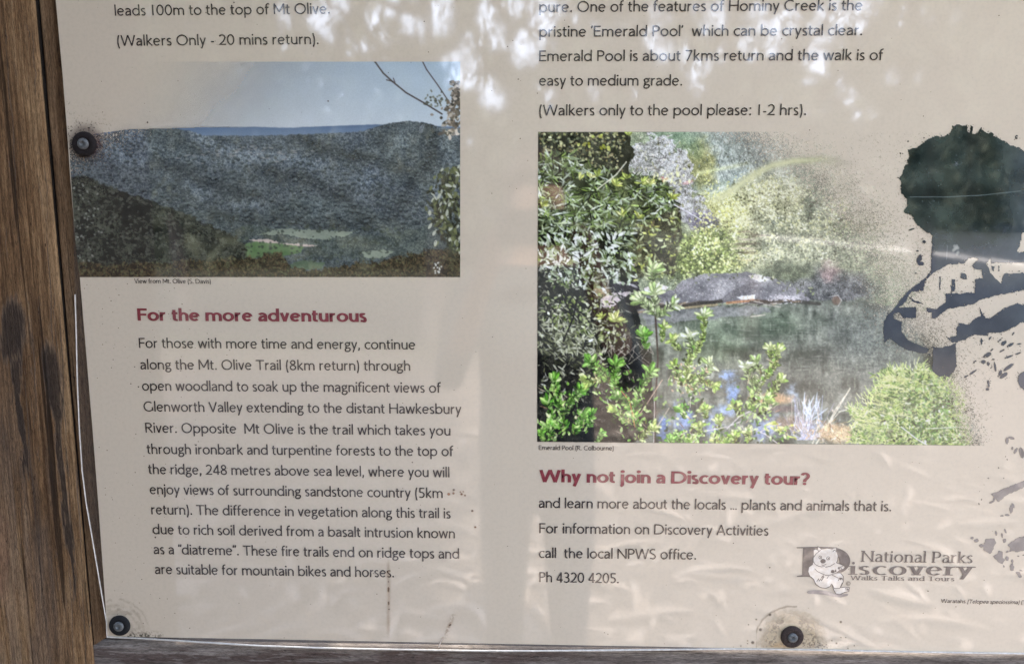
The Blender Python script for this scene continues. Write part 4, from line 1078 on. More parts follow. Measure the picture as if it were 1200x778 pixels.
        w = 190; lb = 20; rb = 50; st = [A(-240, 260, 430-a, 700, 38, -38, 14)]
    elif ch in '’\'':
        w = 2*a; lb = rb = 30; dots = [(a, Cp-30, 48)]; st = [[(a+18, Cp-20), (a-34, Cp-160)]]
    elif ch == '‘':
        w = 2*a; lb = rb = 30; dots = [(a, Cp-120, 48)]; st = [[(a-18, Cp-130), (a+34, Cp+10)]]
    elif ch == '”':
        w = 190; lb = rb = 30; dots = [(a, Cp-30, 48), (a+130, Cp-30, 48)]; st = [[(a+18, Cp-20), (a-34, Cp-160)], [(a+148, Cp-20), (a+96, Cp-160)]]
    elif ch == '“':
        w = 190; lb = rb = 30; dots = [(a, Cp-120, 48), (a+130, Cp-120, 48)]; st = [[(a-18, Cp-130), (a+34, Cp+10)], [(a+112, Cp-130), (a+164, Cp+10)]]
    elif ch == '?':
        w = 330; lb = rb = 30; st = [A(w*.46, Cp-b-140, w*.5-a*.5, 148, 160, -40)+[(w*.46, Cp*.36), (w*.44, Cp*.24)]]; dots = [(w*.44, a*.9, a*1.1)]
    elif ch == '…':
        w = 420; lb = rb = 40; dots = [(50, 50, 50), (210, 50, 50), (370, 50, 50)]
    elif ch == '©':
        w = 760; lb = rb = 20; st = [A(380, 330, 340, 350, 90, 450, 30), A(380, 330, 170, 180, 50, 310, 16)]
    elif ch == ' ':
        w = 235; lb = rb = 0
    else:
        raise ValueError('no glyph '+repr(ch))
    return st, dots, w, lb, rb

class Ink:
    """collects flat pen strokes on the sign's plane; each stroke a hair above the one before"""
    def __init__(s): s.V = []; s.F = []; s.k = 0
    def ribbon(s, pts, a, b, M, depth):
        p = [pts[0]]
        for q in pts[1:]:
            if math.hypot(q[0]-p[-1][0], q[1]-p[-1][1]) > 0.5: p.append(q)
        if len(p) < 2: return
        closed = math.hypot(p[0][0]-p[-1][0], p[0][1]-p[-1][1]) < 2 and len(p) > 6
        if closed: p = p[:-1]
        n = len(p); base = len(s.V)
        for i in range(n):
            def un(u, v):
                d = math.hypot(u, v) or 1.0
                return (u/d, v/d)
            pa = p[i-1] if (i > 0 or closed) else None
            pb = p[(i+1) % n] if (i < n-1 or closed) else None
            t1 = un(p[i][0]-pa[0], p[i][1]-pa[1]) if pa else None
            t2 = un(pb[0]-p[i][0], pb[1]-p[i][1]) if pb else None
            if t1 is None: t1 = t2
            if t2 is None: t2 = t1
            n1 = (-t1[1], t1[0]); n2 = (-t2[1], t2[0])
            nx, ny = n1[0]+n2[0], n1[1]+n2[1]
            d = math.hypot(nx, ny) or 1.0
            nx, ny = nx/d, ny/d
            k = 1.0/max(0.45, nx*n1[0]+ny*n1[1])
            ox, oy = nx*a*k, ny*b*k
            s.V.append(M(p[i][0]+ox, p[i][1]+oy, depth)); s.V.append(M(p[i][0]-ox, p[i][1]-oy, depth))
        for i in range(n if closed else n-1):
            j = (i+1) % n
            s.F.append((base+2*i, base+2*i+1, base+2*j+1, base+2*j))
    def fan(s, pts, M, depth):
        base = len(s.V)
        for q in pts: s.V.append(M(q[0], q[1], depth))
        s.F.append(tuple(range(base, base+len(pts))))
    def text(s, txt, x0, x1, y0, y1, xh, sv=92, sh=79, serif=False, slant=0.0, track=0.0, report=None, wide=None, depth=0.0005):
        a, b = sv/2, sh/2
        pen = 0; items = []
        for ch in txt:
            st, dots, w, lb, rb = glyph(ch, a/1.36 if sv > 130 else a, b)
            wf = 1.0
            if sv > 130:
                lb *= .6; rb *= .6
                if ch != ' ': wf = 1.36
            if serif: lb += 18; rb += 18
            if ch == ' ' and sv > 130: w = 290
            pen += lb
            items.append((st, dots, pen, wf, ch)); pen += w*wf+rb+track
        first = items[0]; L = pen-track-rb
        s0 = items[0][2]
        X0, Z0 = P(x0, y0); X1, Z1 = P(x1, y1)
        ux, uz = X1-X0, Z1-Z0
        full = math.hypot(ux, uz); ux /= full; uz /= full
        sx = full/(L-s0)
        Xa, Za = P(x0, y0-1); unit = math.hypot(Xa-X0, Za-Z0)
        sy = xh*unit/XH
        if report is not None: report.append((round(sx/sy, 3), txt[:24]))
        # keep the pen's width true when the line is stretched
        r = sx/sy
        for st, dots, ox, wf, ch in items:
            def M(u, v, dep, ox=ox, wf=wf):
                lx = (ox+u*wf-s0)*sx+slant*v*sy; ly = v*sy
                return (X0+ux*lx-uz*ly, -dep, Z0+uz*lx+ux*ly)
            for q in st:
                s.k += 1
                s.ribbon(q, a/(r*wf)**(0.0 if serif else 1.0), b, M, depth+0.00002*(s.k % 5))
                if serif:
                    for e, o in ((q[0], q[1]), (q[-1], q[-2])):
                        dx, dy = e[0]-o[0], e[1]-o[1]
                        if abs(dy) < abs(dx)*.9: continue
                        if abs(e[1]) < 6 or (abs(e[1]-XH) < 8 and ch in 'nriuvywkxpmj') or abs(e[1]-CAP) < 8 or abs(e[1]-ASC) < 8 or abs(e[1]-DSC) < 8:
                            hw = a*2.3
                            yy = e[1]+(b if e[1] < 20 else -b)
                            s.k += 1
                            left = hw; right = hw
                            if e[1] > 100 and ch in 'nriukpmhlbd': right = a
                            if ch in 'ad' and e[1] < 20: left = a
                            if ch == 'y' and e[1] < 0: continue
                            s.ribbon([(e[0]-left, yy), (e[0]+right, yy)], b, b, M, depth+0.00002*(s.k % 5))
            for (u, v, rad) in dots:
                s.k += 1
                s.fan([(u+rad/r*math.cos(t*math.pi/5), v+rad*math.sin(t*math.pi/5)) for t in range(10)], M, depth+0.00002*(s.k % 5))
        return s
    def build(s, name, mat, parent):
        return mesh_obj(name, s.V, s.F, mat, parent)

REPORT = []

# ------------------------------------------------------------------ ground and trees behind the photographer (they show in the sign's gloss)
def mat_ground():
    N = NT('forest_floor')
    v = N.coord()
    n1 = N.noise(v, 1.1, 5, 0.6); n2 = N.noise(v, 34.0, 5, 0.7)
    c = N.mix(N.ramp(n1, [(0.4, 0.0), (0.6, 1.0)]), (0.095, 0.074, 0.058), (0.155, 0.122, 0.098))
    c = N.mix(N.ramp(n2, [(0.45, 0.0), (0.62, 1.0)]), c, (0.25, 0.20, 0.165))
    sp = N.n('ShaderNodeSeparateXYZ'); N.l(v, sp.inputs[0])
    far = N.math('ADD', N.math('MULTIPLY', sp.outputs['Y'], -.28), N.math('MULTIPLY', n1, 1.2))
    c = N.mix(N.ramp(N.math('MULTIPLY', far, .25), [(.62, 0.0), (.80, 1.0)]), c, N.mix(N.ramp(n2, [(.4, 0.0), (.6, 1.0)]), (.028, .03, .018), (.06, .06, .036)))
    return N.done(N.bsdf(c, 0.9, N.bump(n2, 0.6, 0.02)).outputs[0])
def mat_plain(name, c, rough=0.7, c2=None, scale=20.0):
    N = NT(name)
    n = N.noise(N.coord(), scale, 4, 0.6)
    col = N.mix(N.ramp(n, [(0.35, 0.0), (0.65, 1.0)]), c, c2 or tuple(x*0.7 for x in c))
    return N.done(N.bsdf(col, rough).outputs[0])

gv, gf = [], []
xs = np.linspace(-140, 140, 29); ys = np.linspace(-220, 6, 46)
hgt = lambda x, y: 0.0
for y in ys:
    for x in xs: gv.append((x, y, 0.0))
for j in range(len(ys)-1):
    for i in range(len(xs)-1):
        k = j*len(xs)+i
        gf.append((k, k+1, k+len(xs)+1, k+len(xs)))
tag(mesh_obj('ground', gv, gf, mat_ground()), kind='structure')

R = np.random.default_rng(99)
V, F = [], []
for k in range(1700):            # curled bark strips and dry leaves in the sun
    y = -1.5-4.8*R.random()**1.4; x = R.normal(0, 1.9)
    L = R.uniform(.04, .13) if k % 6 else R.uniform(.15, .42)
    wd = R.uniform(.006, .018) if k % 6 else R.uniform(.012, .034)
    a = R.uniform(0, 6.28); bend = R.normal(0, .9); n = 5
    px_, py_ = x, y; base = len(V)
    z0 = .006+R.random()*.02
    for q in range(n+1):
        t = q/n; ang = a+bend*(t-.5)
        ww = wd*math.sin(math.pi*(0.12+.76*t))
        z = z0+.02*math.sin(math.pi*t)*L*4
        V.append((px_-math.sin(ang)*ww, py_+math.cos(ang)*ww, z+.004)); V.append((px_+math.sin(ang)*ww, py_-math.cos(ang)*ww, z))
        px_ += math.cos(ang)*L/n; py_ += math.sin(ang)*L/n
    for q in range(n):
        F.append((base+2*q, base+2*q+1, base+2*q+3, base+2*q+2))
litter = quad_mesh('leaf_litter', V, F, mat_plain('dry_bark', (0.50, 0.42, 0.36), 0.7, (0.30, 0.235, 0.185), 6.0))
tag(litter, 'dry bark strips and leaves scattered over the sunlit ground', 'leaf litter', kind='stuff')

M_BARK = mat_plain('grey_bark', (0.21, 0.18, 0.155), 0.9, (0.12, 0.10, 0.085), 8.0)
M_LEAF = mat_plain('gum_leaves', (0.085, 0.095, 0.055), 0.6, (0.055, 0.062, 0.04), 3.0)
M_TRACK = mat_plain('sandy_track', (0.66, 0.60, 0.52), 0.9, (0.55, 0.50, 0.43), 2.0)
def on_ground(x, y):
    """ground point that mirrors in the sign at photo pixel x, y"""
    q = RGT*((x-600)/FPX)+UPV*((389-y)/FPX)+FWD
    t = -CAM_Z/q[2]
    return (q[0]*t, -(CAM_Y+q[1]*t), .02)
tag(mesh_obj('dirt_track', [on_ground(890, 274.6), on_ground(1290, 317.5), on_ground(1290, 322.5), on_ground(880, 278.2)], [(0, 1, 2, 3)], M_TRACK), kind='structure')

# openings in the leaves where the bright sky comes through (seen from the sign, as azimuth and height)
GAPS = [(512, 20, 17, 16), (500, 28, 10, 12), (566, 20, 9, 18), (578, 25, 10, 12), (585, 42, 9, 10), (545, 50, 9, 8), (560, 45, 6, 6), (577, 50, 6, 10), (606, 52, 7, 12), (540, 75, 22, 12), (545, 90, 12, 12), (610, 60, 9, 20),
        (635, 20, 14, 26), (625, 45, 12, 26), (650, 5, 20, 8), (575, 105, 12, 14), (585, 118, 10, 10), (565, 118, 6, 8), (548, 160, 6, 8), (560, 168, 4, 5), (480, 25, 8, 12), (440, 12, 10, 10), (400, 8, 8, 12), (380, 20, 8, 18),
        (455, 5, 8, 12), (520, 5, 12, 8), (605, 10, 10, 12), (850, 20, 16, 14), (830, 30, 10, 8), (890, 20, 14, 18), (905, 35, 14, 10), (960, 40, 14, 24), (975, 20, 14, 20), (955, 65, 12, 16), (965, 75, 8, 14), (1010, 15, 12, 20),
        (1020, 5, 18, 8), (985, 92, 8, 8), (1005, 117, 9, 7), (990, 108, 8, 8), (1045, 90, 6, 8), (950, 100, 5, 14), (870, 45, 10, 10), (925, 20, 14, 12), (905, 60, 10, 8), (760, 45, 8, 10), (775, 60, 10, 10), (800, 55, 8, 12), (820, 85, 8, 12),
        (835, 75, 8, 10), (880, 70, 8, 14), (860, 90, 6, 10), (1060, 90, 4, 8), (330, 15, 8, 14), (360, 20, 5, 8), (388, 135, 8, 9), (470, 110, 4, 6), (1150, 15, 5, 4), (1060, 30, 4, 4)]
Rg = np.random.default_rng(77)
GA = np.array(GAPS+[(Rg.uniform(330, 1130), 150*Rg.random()**1.7, Rg.uniform(2, 6), Rg.uniform(2.5, 8)) for k in range(260)], float)
GA[:, 2:] *= 1.08
def gap(x, y):
    return bool((((x-GA[:, 0])/GA[:, 2])**2+((y-GA[:, 1])/GA[:, 3])**2 < 1.0).any())

def seen_px(p):
    """photo pixel at which the point p shows in the sign's mirror plane"""
    d = np.array([p[0], -p[1]-CAM_Y, p[2]-CAM_Z])
    f = d @ FWD
    return 600+FPX*(d @ RGT)/f, 389-FPX*(d @ UPV)/f

def tree(x, y, h, cw, n, label, lean=0.0, seed=0, leafy_from=0.0, open_=True, girth=None):
    R = np.random.default_rng(400+seed)
    t = empty('gum_tree', (x, y, 0), label, 'tree', 'gum trees behind the photographer')
    bm = bmesh.new()
    path = [Vector((x+lean*h*q*q+.12*math.sin(q*5+seed), y+.1*math.cos(q*4+seed), h*.9*q)) for q in np.linspace(0, 1, 9)]
    def tube(path, r0, r1, seg=8):
        rings = []
        for i, p in enumerate(path):
            r = r0+(r1-r0)*i/(len(path)-1)
            d = (path[min(i+1, len(path)-1)]-path[max(i-1, 0)]).normalized()
            u = d.orthogonal().normalized(); v = d.cross(u)
            rings.append([bm.verts.new(p+(u*math.cos(6.283*k/seg)+v*math.sin(6.283*k/seg))*r) for k in range(seg)])
        for A_, B_ in zip(rings[:-1], rings[1:]):
            for k in range(seg): bm.faces.new((A_[k], A_[(k+1) % seg], B_[(k+1) % seg], B_[k]))
    tube(path, girth or .11+.008*h, .03 if not girth else girth*.5, 16 if girth else 8)
    limbs = []
    for k in range(7):
        p0 = path[3+k % 5]; a = R.uniform(0, 6.28)
        e = p0+Vector((math.cos(a)*cw*.55, math.sin(a)*cw*.4, h*R.uniform(.06, .2)))
        mid = (p0+e)/2+Vector((0, 0, -.15)); tube([p0, mid, e], .07, .02, 6); limbs.append(e)
    bm_obj('trunk', bm, M_BARK, t, True)
    # crown: clumps of long hanging leaves
    V, F = [], []
    made = 0
    while made < n:
        c = limbs[R.integers(0, len(limbs))] if R.random() < .5 else Vector((x+lean*h*.6, y, h*.62))
        q = Vector((R.normal(0, cw*.42), R.normal(0, cw*.30), R.normal(0, h*.20)))
        p = c+q
        if p.z < leafy_from or p.z > h*1.15 or (not open_ and y < 0 and p.x > .1): made += .2; continue
        if open_ and R.random() < .68 and gap(*seen_px(p)): made += .4; continue
        made += 1
        for l in range(8):
            L = R.uniform(.10, .22); wd = R.uniform(.014, .028)
            o = p+Vector(R.normal(0, .09, 3)); ax = Vector((R.normal(0, .6), R.normal(0, .6), -1)).normalized()
            sd = ax.cross(Vector(R.normal(0, 1, 3))).normalized()*wd
            if open_ and R.random() < .82 and (gap(*seen_px(o)) or gap(*seen_px(o+ax*L))): continue
            b = len(V)
            V += [tuple(o), tuple(o+ax*L*.5+sd), tuple(o+ax*L), tuple(o+ax*L*.5-sd)]
            F.append((b, b+1, b+2, b+3))
    quad_mesh('crown', V, F, M_LEAF, t)
    return t

for k, (x, y, h, cw, n, lean, lab) in enumerate((
    (-1.4, -9.5, 6.2, 3.4, 5200, .02, 'broad gum tree behind the photographer, mirrored above the valley picture'),
    (2.6, -9.0, 6.0, 3.4, 5200, -.03, 'leafy gum tree mirrored over the lines about the pool'),
    (5.6, -10.5, 6.6, 3.6, 5200, .03, 'spreading gum tree mirrored near the top right of the sign'),
    (-5.2, -10.5, 6.8, 3.8, 5200, -.02, 'dense gum tree mirrored at the top left of the sign'),
    (0.6, -15.5, 9.0, 4.6, 6000, .0, 'tall gum tree farthest behind the photographer'),
    (9.5, -13.5, 8.4, 4.6, 5200, .0, 'tall gum tree mirrored beyond the right edge of the sign'),
    (-10.0, -14.0, 8.6, 4.8, 4200, .0, 'tall gum tree mirrored beyond the left post'))):
    tree(x, y, h, cw, n, lab, lean, k, 1.7)
tree(-.98, -.50, 8.0, 2.6, 4200, 'added unseen thick trunked gum tree darkening the left of the sign', -.06, 11, 2.7, False, .27)  # unseen tree added to block light from the sign's left
tree(-.8, 4.6, 9.5, 3.6, 620, 'sparse gum tree added unseen behind the sign to dapple the ground', 0.0, 12, 4.0, False)  # added out of view to throw dappled shade on the ground
# low scrub far behind, one dark mass along the horizon
Rs = np.random.default_rng(8); V, F = [], []
for k in range(17000):
    dd = Rs.uniform(24, 44); az = Rs.uniform(-.75, .14); hh = 5.2; sc = 2.0
    if k % 2: dd = Rs.uniform(118, 150); az = Rs.uniform(.05, .8); hh = 17.0; sc = 6.0
    p = np.array((dd*math.tan(az), -dd, hh*Rs.random()**1.5+.05)); L = Rs.uniform(.3, .7)*sc
    ax = Rs.normal(0, 1, 3); ax /= np.linalg.norm(ax); sd = np.cross(ax, Rs.normal(0, 1, 3)); sd = sd/np.linalg.norm(sd)*L*.22; b = len(V)
    V += [p, p+ax*L*.5+sd, p+ax*L, p+ax*L*.5-sd]; F.append((b, b+1, b+2, b+3))
tag(quad_mesh('far_scrub', np.array(V), F, M_LEAF), 'dark low scrub far behind the photographer', 'scrub', kind='stuff')

# ------------------------------------------------------------------ the photographer, mirrored in the gloss
def person():
    N = NT('clothes_and_skin')
    tc = N.n('ShaderNodeTexCoord'); sp = N.n('ShaderNodeSeparateXYZ'); N.l(tc.outputs['Object'], sp.inputs[0])
    z = N.math('MULTIPLY', sp.outputs['Z'], .5)
    c = N.ramp(z, [(0.0, (.02, .018, .016)), (.05, (.035, .036, .042)), (.455, (.035, .036, .042)), (.46, (.045, .055, .06)), (.715, (.045, .055, .06)), (.72, (.36, .23, .17))])
    c.node.color_ramp.interpolation = 'CONSTANT'
    y = N.math('GREATER_THAN', sp.outputs['Y'], .22)
    c = N.mix(y, c, (.36, .23, .17))
    M = N.done(N.bsdf(c, .8).outputs[0])
    vs, es, rad = [], [], []
    def v(x, y, z, r, par=None):
        vs.append((x, y, z)); rad.append(r); k = len(vs)-1
        if par is not None: es.append((par, k))
        return k
    p = v(0, 0, .92, .135); w = v(0, .01, 1.08, .122, p); c1 = v(0, .015, 1.25, .138, w); sh = v(0, .0, 1.385, .10, c1); nk = v(0, .015, 1.455, .05, sh)
    h1 = v(0, .035, 1.535, .072, nk); h2 = v(0, .035, 1.605, .082, h1); v(0, .03, 1.665, .062, h2); v(0, .125, 1.555, .010, h1)
    for s in (-1, 1):
        hp = v(s*.085, 0, .86, .088, p); kn = v(s*.088, .02, .49, .056, hp); ck = v(s*.09, -.01, .33, .055, kn); an = v(s*.092, -.02, .09, .036, ck); v(s*.10, .12, .035, .034, an)
        so = v(s*.165, .0, 1.375, .058, sh); el = v(s*.225, .11, 1.15, .041, so); wr = v(s*.115, .325, 1.44, .026, el); pm = v(s*.098, .355, 1.495, .030, wr)
        for q in range(4):
            a = v(s*(.092-.004*q), .362-.010*q, 1.535-.006*q, .0085, pm); b = v(s*(.072-.002*q), .372-.010*q, 1.548-.012*q, .0075, a); v(s*(.058), .374-.01*q, 1.540-.016*q, .0065, b)
        t1 = v(s*.078, .335, 1.505, .0095, pm); v(s*.056, .33, 1.525, .008, t1)
    me = bpy.data.meshes.new('person'); me.from_pydata(vs, es, []); me.materials.append(M)
    o = link(bpy.data.objects.new('person', me)); o.location = (0.012, -1.19, 0)
    md = o.modifiers.new('skin', 'SKIN'); md.use_smooth_shade = True
    sv_ = me.skin_vertices[0].data
    for k, r in enumerate(rad): sv_[k].radius = (r*(1.25 if k in (0, 1, 2, 3) else 1.0), r); sv_[k].use_root = (k == 0)
    sb = o.modifiers.new('smooth', 'SUBSURF'); sb.levels = sb.render_levels = 2
    tag(o, 'person in dark clothes holding up a phone, mirrored faintly in the gloss of the sign', 'person')
    bm = bmesh.new(); bmesh.ops.create_icosphere(bm, subdivisions=3, radius=1)
    for q in bm.verts:
        q.co = Vector((q.co.x*.086, q.co.y*.096-.012+.03, q.co.z*.10+1.635)); 
        if q.co.y > .06 and q.co.z < 1.66: q.co.y = .05
        q.co += Vector((0.012, -1.19, 0))
    bm_obj('hair', bm, mat_plain('brown_hair', (.05, .035, .025), .7), o, True)
    bm = bmesh.new(); bmesh.ops.create_cube(bm, size=1)
    for q in bm.verts: q.co = Vector((q.co.x*.152, q.co.y*.008, q.co.z*.073))
    bmesh.ops.bevel(bm, geom=list(bm.edges), offset=.0035, segments=2, affect='EDGES')
    ph = bm_obj('phone', bm, mat_plain('black_phone', (.015, .015, .017), .25), None, True)
    ph.location = (0.0, CAM_Y-.022, CAM_Z-.01); ph.rotation_euler = (-PITCH, 0, 0)
    tag(ph, 'black phone held level in both hands, mirrored in the sign', 'phone')
person()

# ------------------------------------------------------------------ timber frame
def slab(name, mat, cor, front, depth, u, v, rnd, axis, seed, paint=None, parent=None):
    """cor: (X, Z) of top left, top right, bottom right, bottom left; rounded long edges; worn relief; 'ink' holds stains"""
    kf = (front-CAM_Y)/(-CAM_Y)          # the face lies a little before or behind the sign's plane
    tl, tr, br, bl = (np.array((c[0]*kf, CAM_Z+(c[1]-CAM_Z)*kf)) for c in cor)
    nu, nv = len(u), len(v)
    U, W = np.meshgrid(u, v)
    Pt = (tl*(1-U[..., None])+tr*U[..., None])*(1-W[..., None])+(bl*(1-U[..., None])+br*U[..., None])*W[..., None]
    wid = np.linalg.norm(tr-tl) if axis == 'z' else np.linalg.norm(bl-tl)
    e = (np.minimum(U, 1-U) if axis == 'z' else np.minimum(W, 1-W))*wid
    rr = np.clip(1-e/rnd, 0, 1)
    Y = front+rnd*(1-np.sqrt(np.clip(1-rr*rr, 0, 1)))
    if axis == 'z': rel = fbm(nv, nu, 5, seed, 3, .6, 24.0)
    else: rel = fbm(nu, nv, 5, seed, 3, .6, 24.0).T
    Y = Y+(.5-rel)*.0011
    n = nu*nv
    front_v = np.stack([Pt[..., 0], Y, Pt[..., 1]], -1).reshape(-1, 3)
    idx = np.arange(n).reshape(nv, nu)
    F = np.stack([idx[:-1, :-1], idx[1:, :-1], idx[1:, 1:], idx[:-1, 1:]], -1).reshape(-1, 4)
    ring = np.concatenate([idx[0, :], idx[1:, -1], idx[-1, -2::-1], idx[-2:0:-1, 0]])
    back = front_v[ring].copy(); back[:, 1] = front+depth
    k = len(ring); fi = n+np.arange(k); bi = n+k+np.arange(k)
    side = np.stack([fi, np.roll(fi, -1), np.roll(bi, -1), bi], -1)
    V = np.concatenate([front_v, front_v[ring], back]); F = np.concatenate([F, side, [[bi[0], bi[nu-1], bi[nu+nv-2], bi[2*nu+nv-3]]]])
    o = quad_mesh(name, V, F, mat, parent)
    at = o.data.color_attributes.new('ink', 'FLOAT_COLOR', 'POINT')
    rgba = np.zeros((len(V), 4)); rgba[n:] = (.010, .007, .005, .96)     # side walls painted near black for shade in the joints
    if paint is not None:
        # photo pixel of every vertex on the face
        d = np.stack([front_v[:, 0], np.full(n, -CAM_Y), front_v[:, 2]-CAM_Z], -1)
        f = d @ FWD
        X_ = (600+FPX*(d @ RGT)/f).reshape(nv, nu); Y_ = (389-FPX*(d @ UPV)/f).reshape(nv, nu)
        col, al = paint(X_, Y_, nv, nu)
        rgba[:n, :3] = col.reshape(-1, 3); rgba[:n, 3] = al.ravel()
    at.data.foreach_set('color', rgba.astype(np.float32).ravel())
    return o

def cracks(X, Y, n, xr, seed):
    """drying checks that run with the grain, some of them long"""
    Rc = np.random.default_rng(seed); out = np.zeros_like(X)
    for k in range(n):
        x = Rc.uniform(*xr); y = Rc.uniform(-20, 790); L = Rc.uniform(10, 60) if k % 6 else Rc.uniform(90, 260); w = Rc.uniform(.3, .65) if k % 6 else Rc.uniform(.5, 1.0)
        t = (Y-y)/L
        cx = x+(.075*(Y-y)*(1-x/900))+1.2*np.sin(t*5+k)+.5*np.sin(t*17+k)
        f = np.clip(1-np.abs(X-cx)/np.maximum(w*4*t*(1-t), .05), 0, 1)*((t > 0) & (t < 1))
        out = np.maximum(out, f*Rc.uniform(.5, .95))
    return np.clip(out*1.6, 0, .95)

def batten_stains(X, Y, nv, nu):
    ck = cracks(X, Y, 70, (30, 130), 6)
    edge = np.clip(.5-.5*(P_edge(Y)-X)/5, 0, 1)*.0
    return np.zeros(X.shape+(3,))+np.array((.016, .010, .007)), np.maximum(ck, edge)
P_edge = lambda Y: np.interp(Y, [0, 757], [65, 125])

def post_stains(X, Y, nv, nu):
    n = fbm(nv, nu, 9, 61, 4, .6, 3.0); n2 = fbm(nv, nu, 4, 62, 3, .6, 10.0); n3 = fbm(nv, nu, 30, 63, 3, .5, 4.0)
    dark = np.zeros_like(X)
    def streak(pts, w, k=1.0):
        nonlocal dark
        ys = [p[1] for p in pts]; xs_ = [p[0] for p in pts]; ws = [p[2] for p in pts]
        cx = np.interp(Y, ys, xs_); ww = np.interp(Y, ys, ws)*w
        d = np.abs(X-cx+(n-.5)*14)/ww
        dark = np.maximum(dark, k*(1-sstep(.55, 1.25, d+(n2-.5)*.9))*sstep(ys[0]-10, ys[0]+8, Y+(n2-.5)*30)*(1-sstep(ys[-1]-12, ys[-1]+6, Y+(n2-.5)*40)))
    streak([(12, 352, 8), (12, 375, 15), (10, 400, 17), (9, 425, 14)], 1.0, .95)
    streak([(14, 420, 5), (17, 450, 5), (20, 490, 4.5), (25, 520, 3.5), (27, 560, 3)], 1.0, .95)
    streak([(52, 405, 7), (56, 425, 11), (60, 450, 9), (64, 480, 6), (67, 530, 5.5), (73, 580, 5), (77, 620, 5), (79, 650, 4), (82, 670, 3), (84, 700, 2)], 1.0, .95)
    checks = cracks(X, Y, 150, (-30, 100), 5)
    grey = sstep(300, 640, Y)*sstep(.38, .62, n3)*(1-sstep(20, 80, X-.06*(Y-400)))*.26
    rust = (1-sstep(2, 12, X+(n-.5)*8))*sstep(560, 640, Y)*(1-sstep(690, 720, Y))*.6
    col = np.zeros(X.shape+(3,)); al = np.clip(grey+0*dark, 0, 1)
    col[:] = (.20, .165, .135)
    col = col*(1-rust[..., None])+np.array((.19, .075, .028))*rust[..., None]; al = np.maximum(al, rust)
    col = col*(1-dark[..., None])+np.array((.022, .016, .013))*dark[..., None]; al = np.maximum(al, dark*.92)
    col = col*(1-checks[..., None])+np.array((.016, .010, .007))*checks[..., None]; al = np.maximum(al, checks)
    return col, al

def rail_stains(X, Y, nv, nu):
    n = fbm(nu, nv, 7, 71, 4, .6, 8.0).T; n2 = fbm(nu, nv, 3, 72, 3, .6, 5.0).T
    low = sstep(-.05, .35, (Y-(763+.004*X))/20+(n-.5)*.8)*(1-sstep(560, 800, X))
    col = np.zeros(X.shape+(3,)); col[:] = (.075, .05, .042)
    al = low*.8*sstep(.3, .55, n)
    pale = sstep(.62, .78, n2)*(1-sstep(500, 900, X))*.5
    col = col*(1-pale[..., None])+np.array((.34, .31, .28))*pale[..., None]; al = np.maximum(al, pale)
    soft = (1-sstep(745, 762, Y))*.35
    return col, np.clip(al, 0, 1)

def ext(a, b, Z):
    """X at height Z on the line through plane points a, b"""
    return a[0]+(b[0]-a[0])*(Z-a[1])/(b[1]-a[1])


def steps(lo, hi, n, a=0.0, b=1.0):
    """parameter values, dense between lo and hi"""
    return np.unique(np.concatenate([np.linspace(a, lo, 12), np.linspace(lo, hi, n), np.linspace(hi, b, 12)]))

# left post: stands on the ground, its right edge is the dark joint
ZT, ZB = 2.22, 0.0
VD = lambda zt, zb, hi, lo: steps((zt-hi)/(zt-zb), (zt-lo)/(zt-zb), 800)
pg_t, pg_b = P(39.5, 0), P(107.3, 757)
xl = P(-60, 389)[0]-.03
post = slab('timber_post', M_POST, ((xl, ZT), (ext(pg_t, pg_b, ZT), ZT), (ext(pg_t, pg_b, ZB), ZB), (xl, ZB)),
            0.0045, .12, steps(.30, 1.0, 260), VD(ZT, ZB, 1.9, 1.05), .0028, 'z', 81, post_stains)
tag(post, 'thick brown timber post with black stains at the left of the sign', 'post')

# slim batten between the post and the sheet, cut short above the rail
bt, bb = P(44.8, 0), P(109.0, 757)
b_end_l, b_end_r = P(108.6, 756.5), P(128, 744)
xr = P(190, 389)[0]
zbl = b_end_l[1]; zbr = b_end_l[1]+(b_end_r[1]-b_end_l[1])*(xr-b_end_l[0])/(b_end_r[0]-b_end_l[0])
batten = slab('timber_batten', M_BATTEN, ((ext(bt, bb, ZT), ZT), (xr, ZT), (xr, zbr), (ext(bt, bb, zbl), zbl)),
              0.0075, .11, steps(.0, .55, 90), steps((ZT-1.9)/(ZT-zbl), .98, 700), .0025, 'z', 82, batten_stains)
tag(batten, 'slim brown timber batten between the thick post and the sign', 'batten')

# rail under the sign
rt_l = P(107.8, 752)[1]
xra = P(107.9, 765)[0]; xrb = 1.12
rail = slab('timber_rail', M_RAIL, ((xra, rt_l), (xrb, rt_l), (xrb, rt_l-.10), (xra, rt_l-.10)), 0.0075, .045,
            steps(0.0, .62, 1100), np.linspace(0, 1, 130), .006, 'x', 83, rail_stains)
tag(rail, 'grey weathered timber rail under the bottom edge of the sign', 'rail')

# small shelter roof over the sign: it shades the panel and the ground in front
bm = bmesh.new()
prof = [(-.38, 2.27), (.02, 2.46), (.42, 2.27), (.42, 2.245), (.02, 2.43), (-.38, 2.245)]
A0 = [bm.verts.new((xl-.15, y, z)) for y, z in prof]; B0 = [bm.verts.new((1.35, y, z)) for y, z in prof]
for k in range(6): bm.faces.new((A0[k], A0[(k+1) % 6], B0[(k+1) % 6], B0[k]))
bm.faces.new(A0[::-1]); bm.faces.new(B0)
bmesh.ops.recalc_face_normals(bm, faces=bm.faces)
roof = bm_obj('shelter_roof', bm, mat_plain('roof_sheet', (0.16, 0.17, 0.15), 0.5))
tag(roof, 'small gabled roof sheltering the sign from above', 'roof')

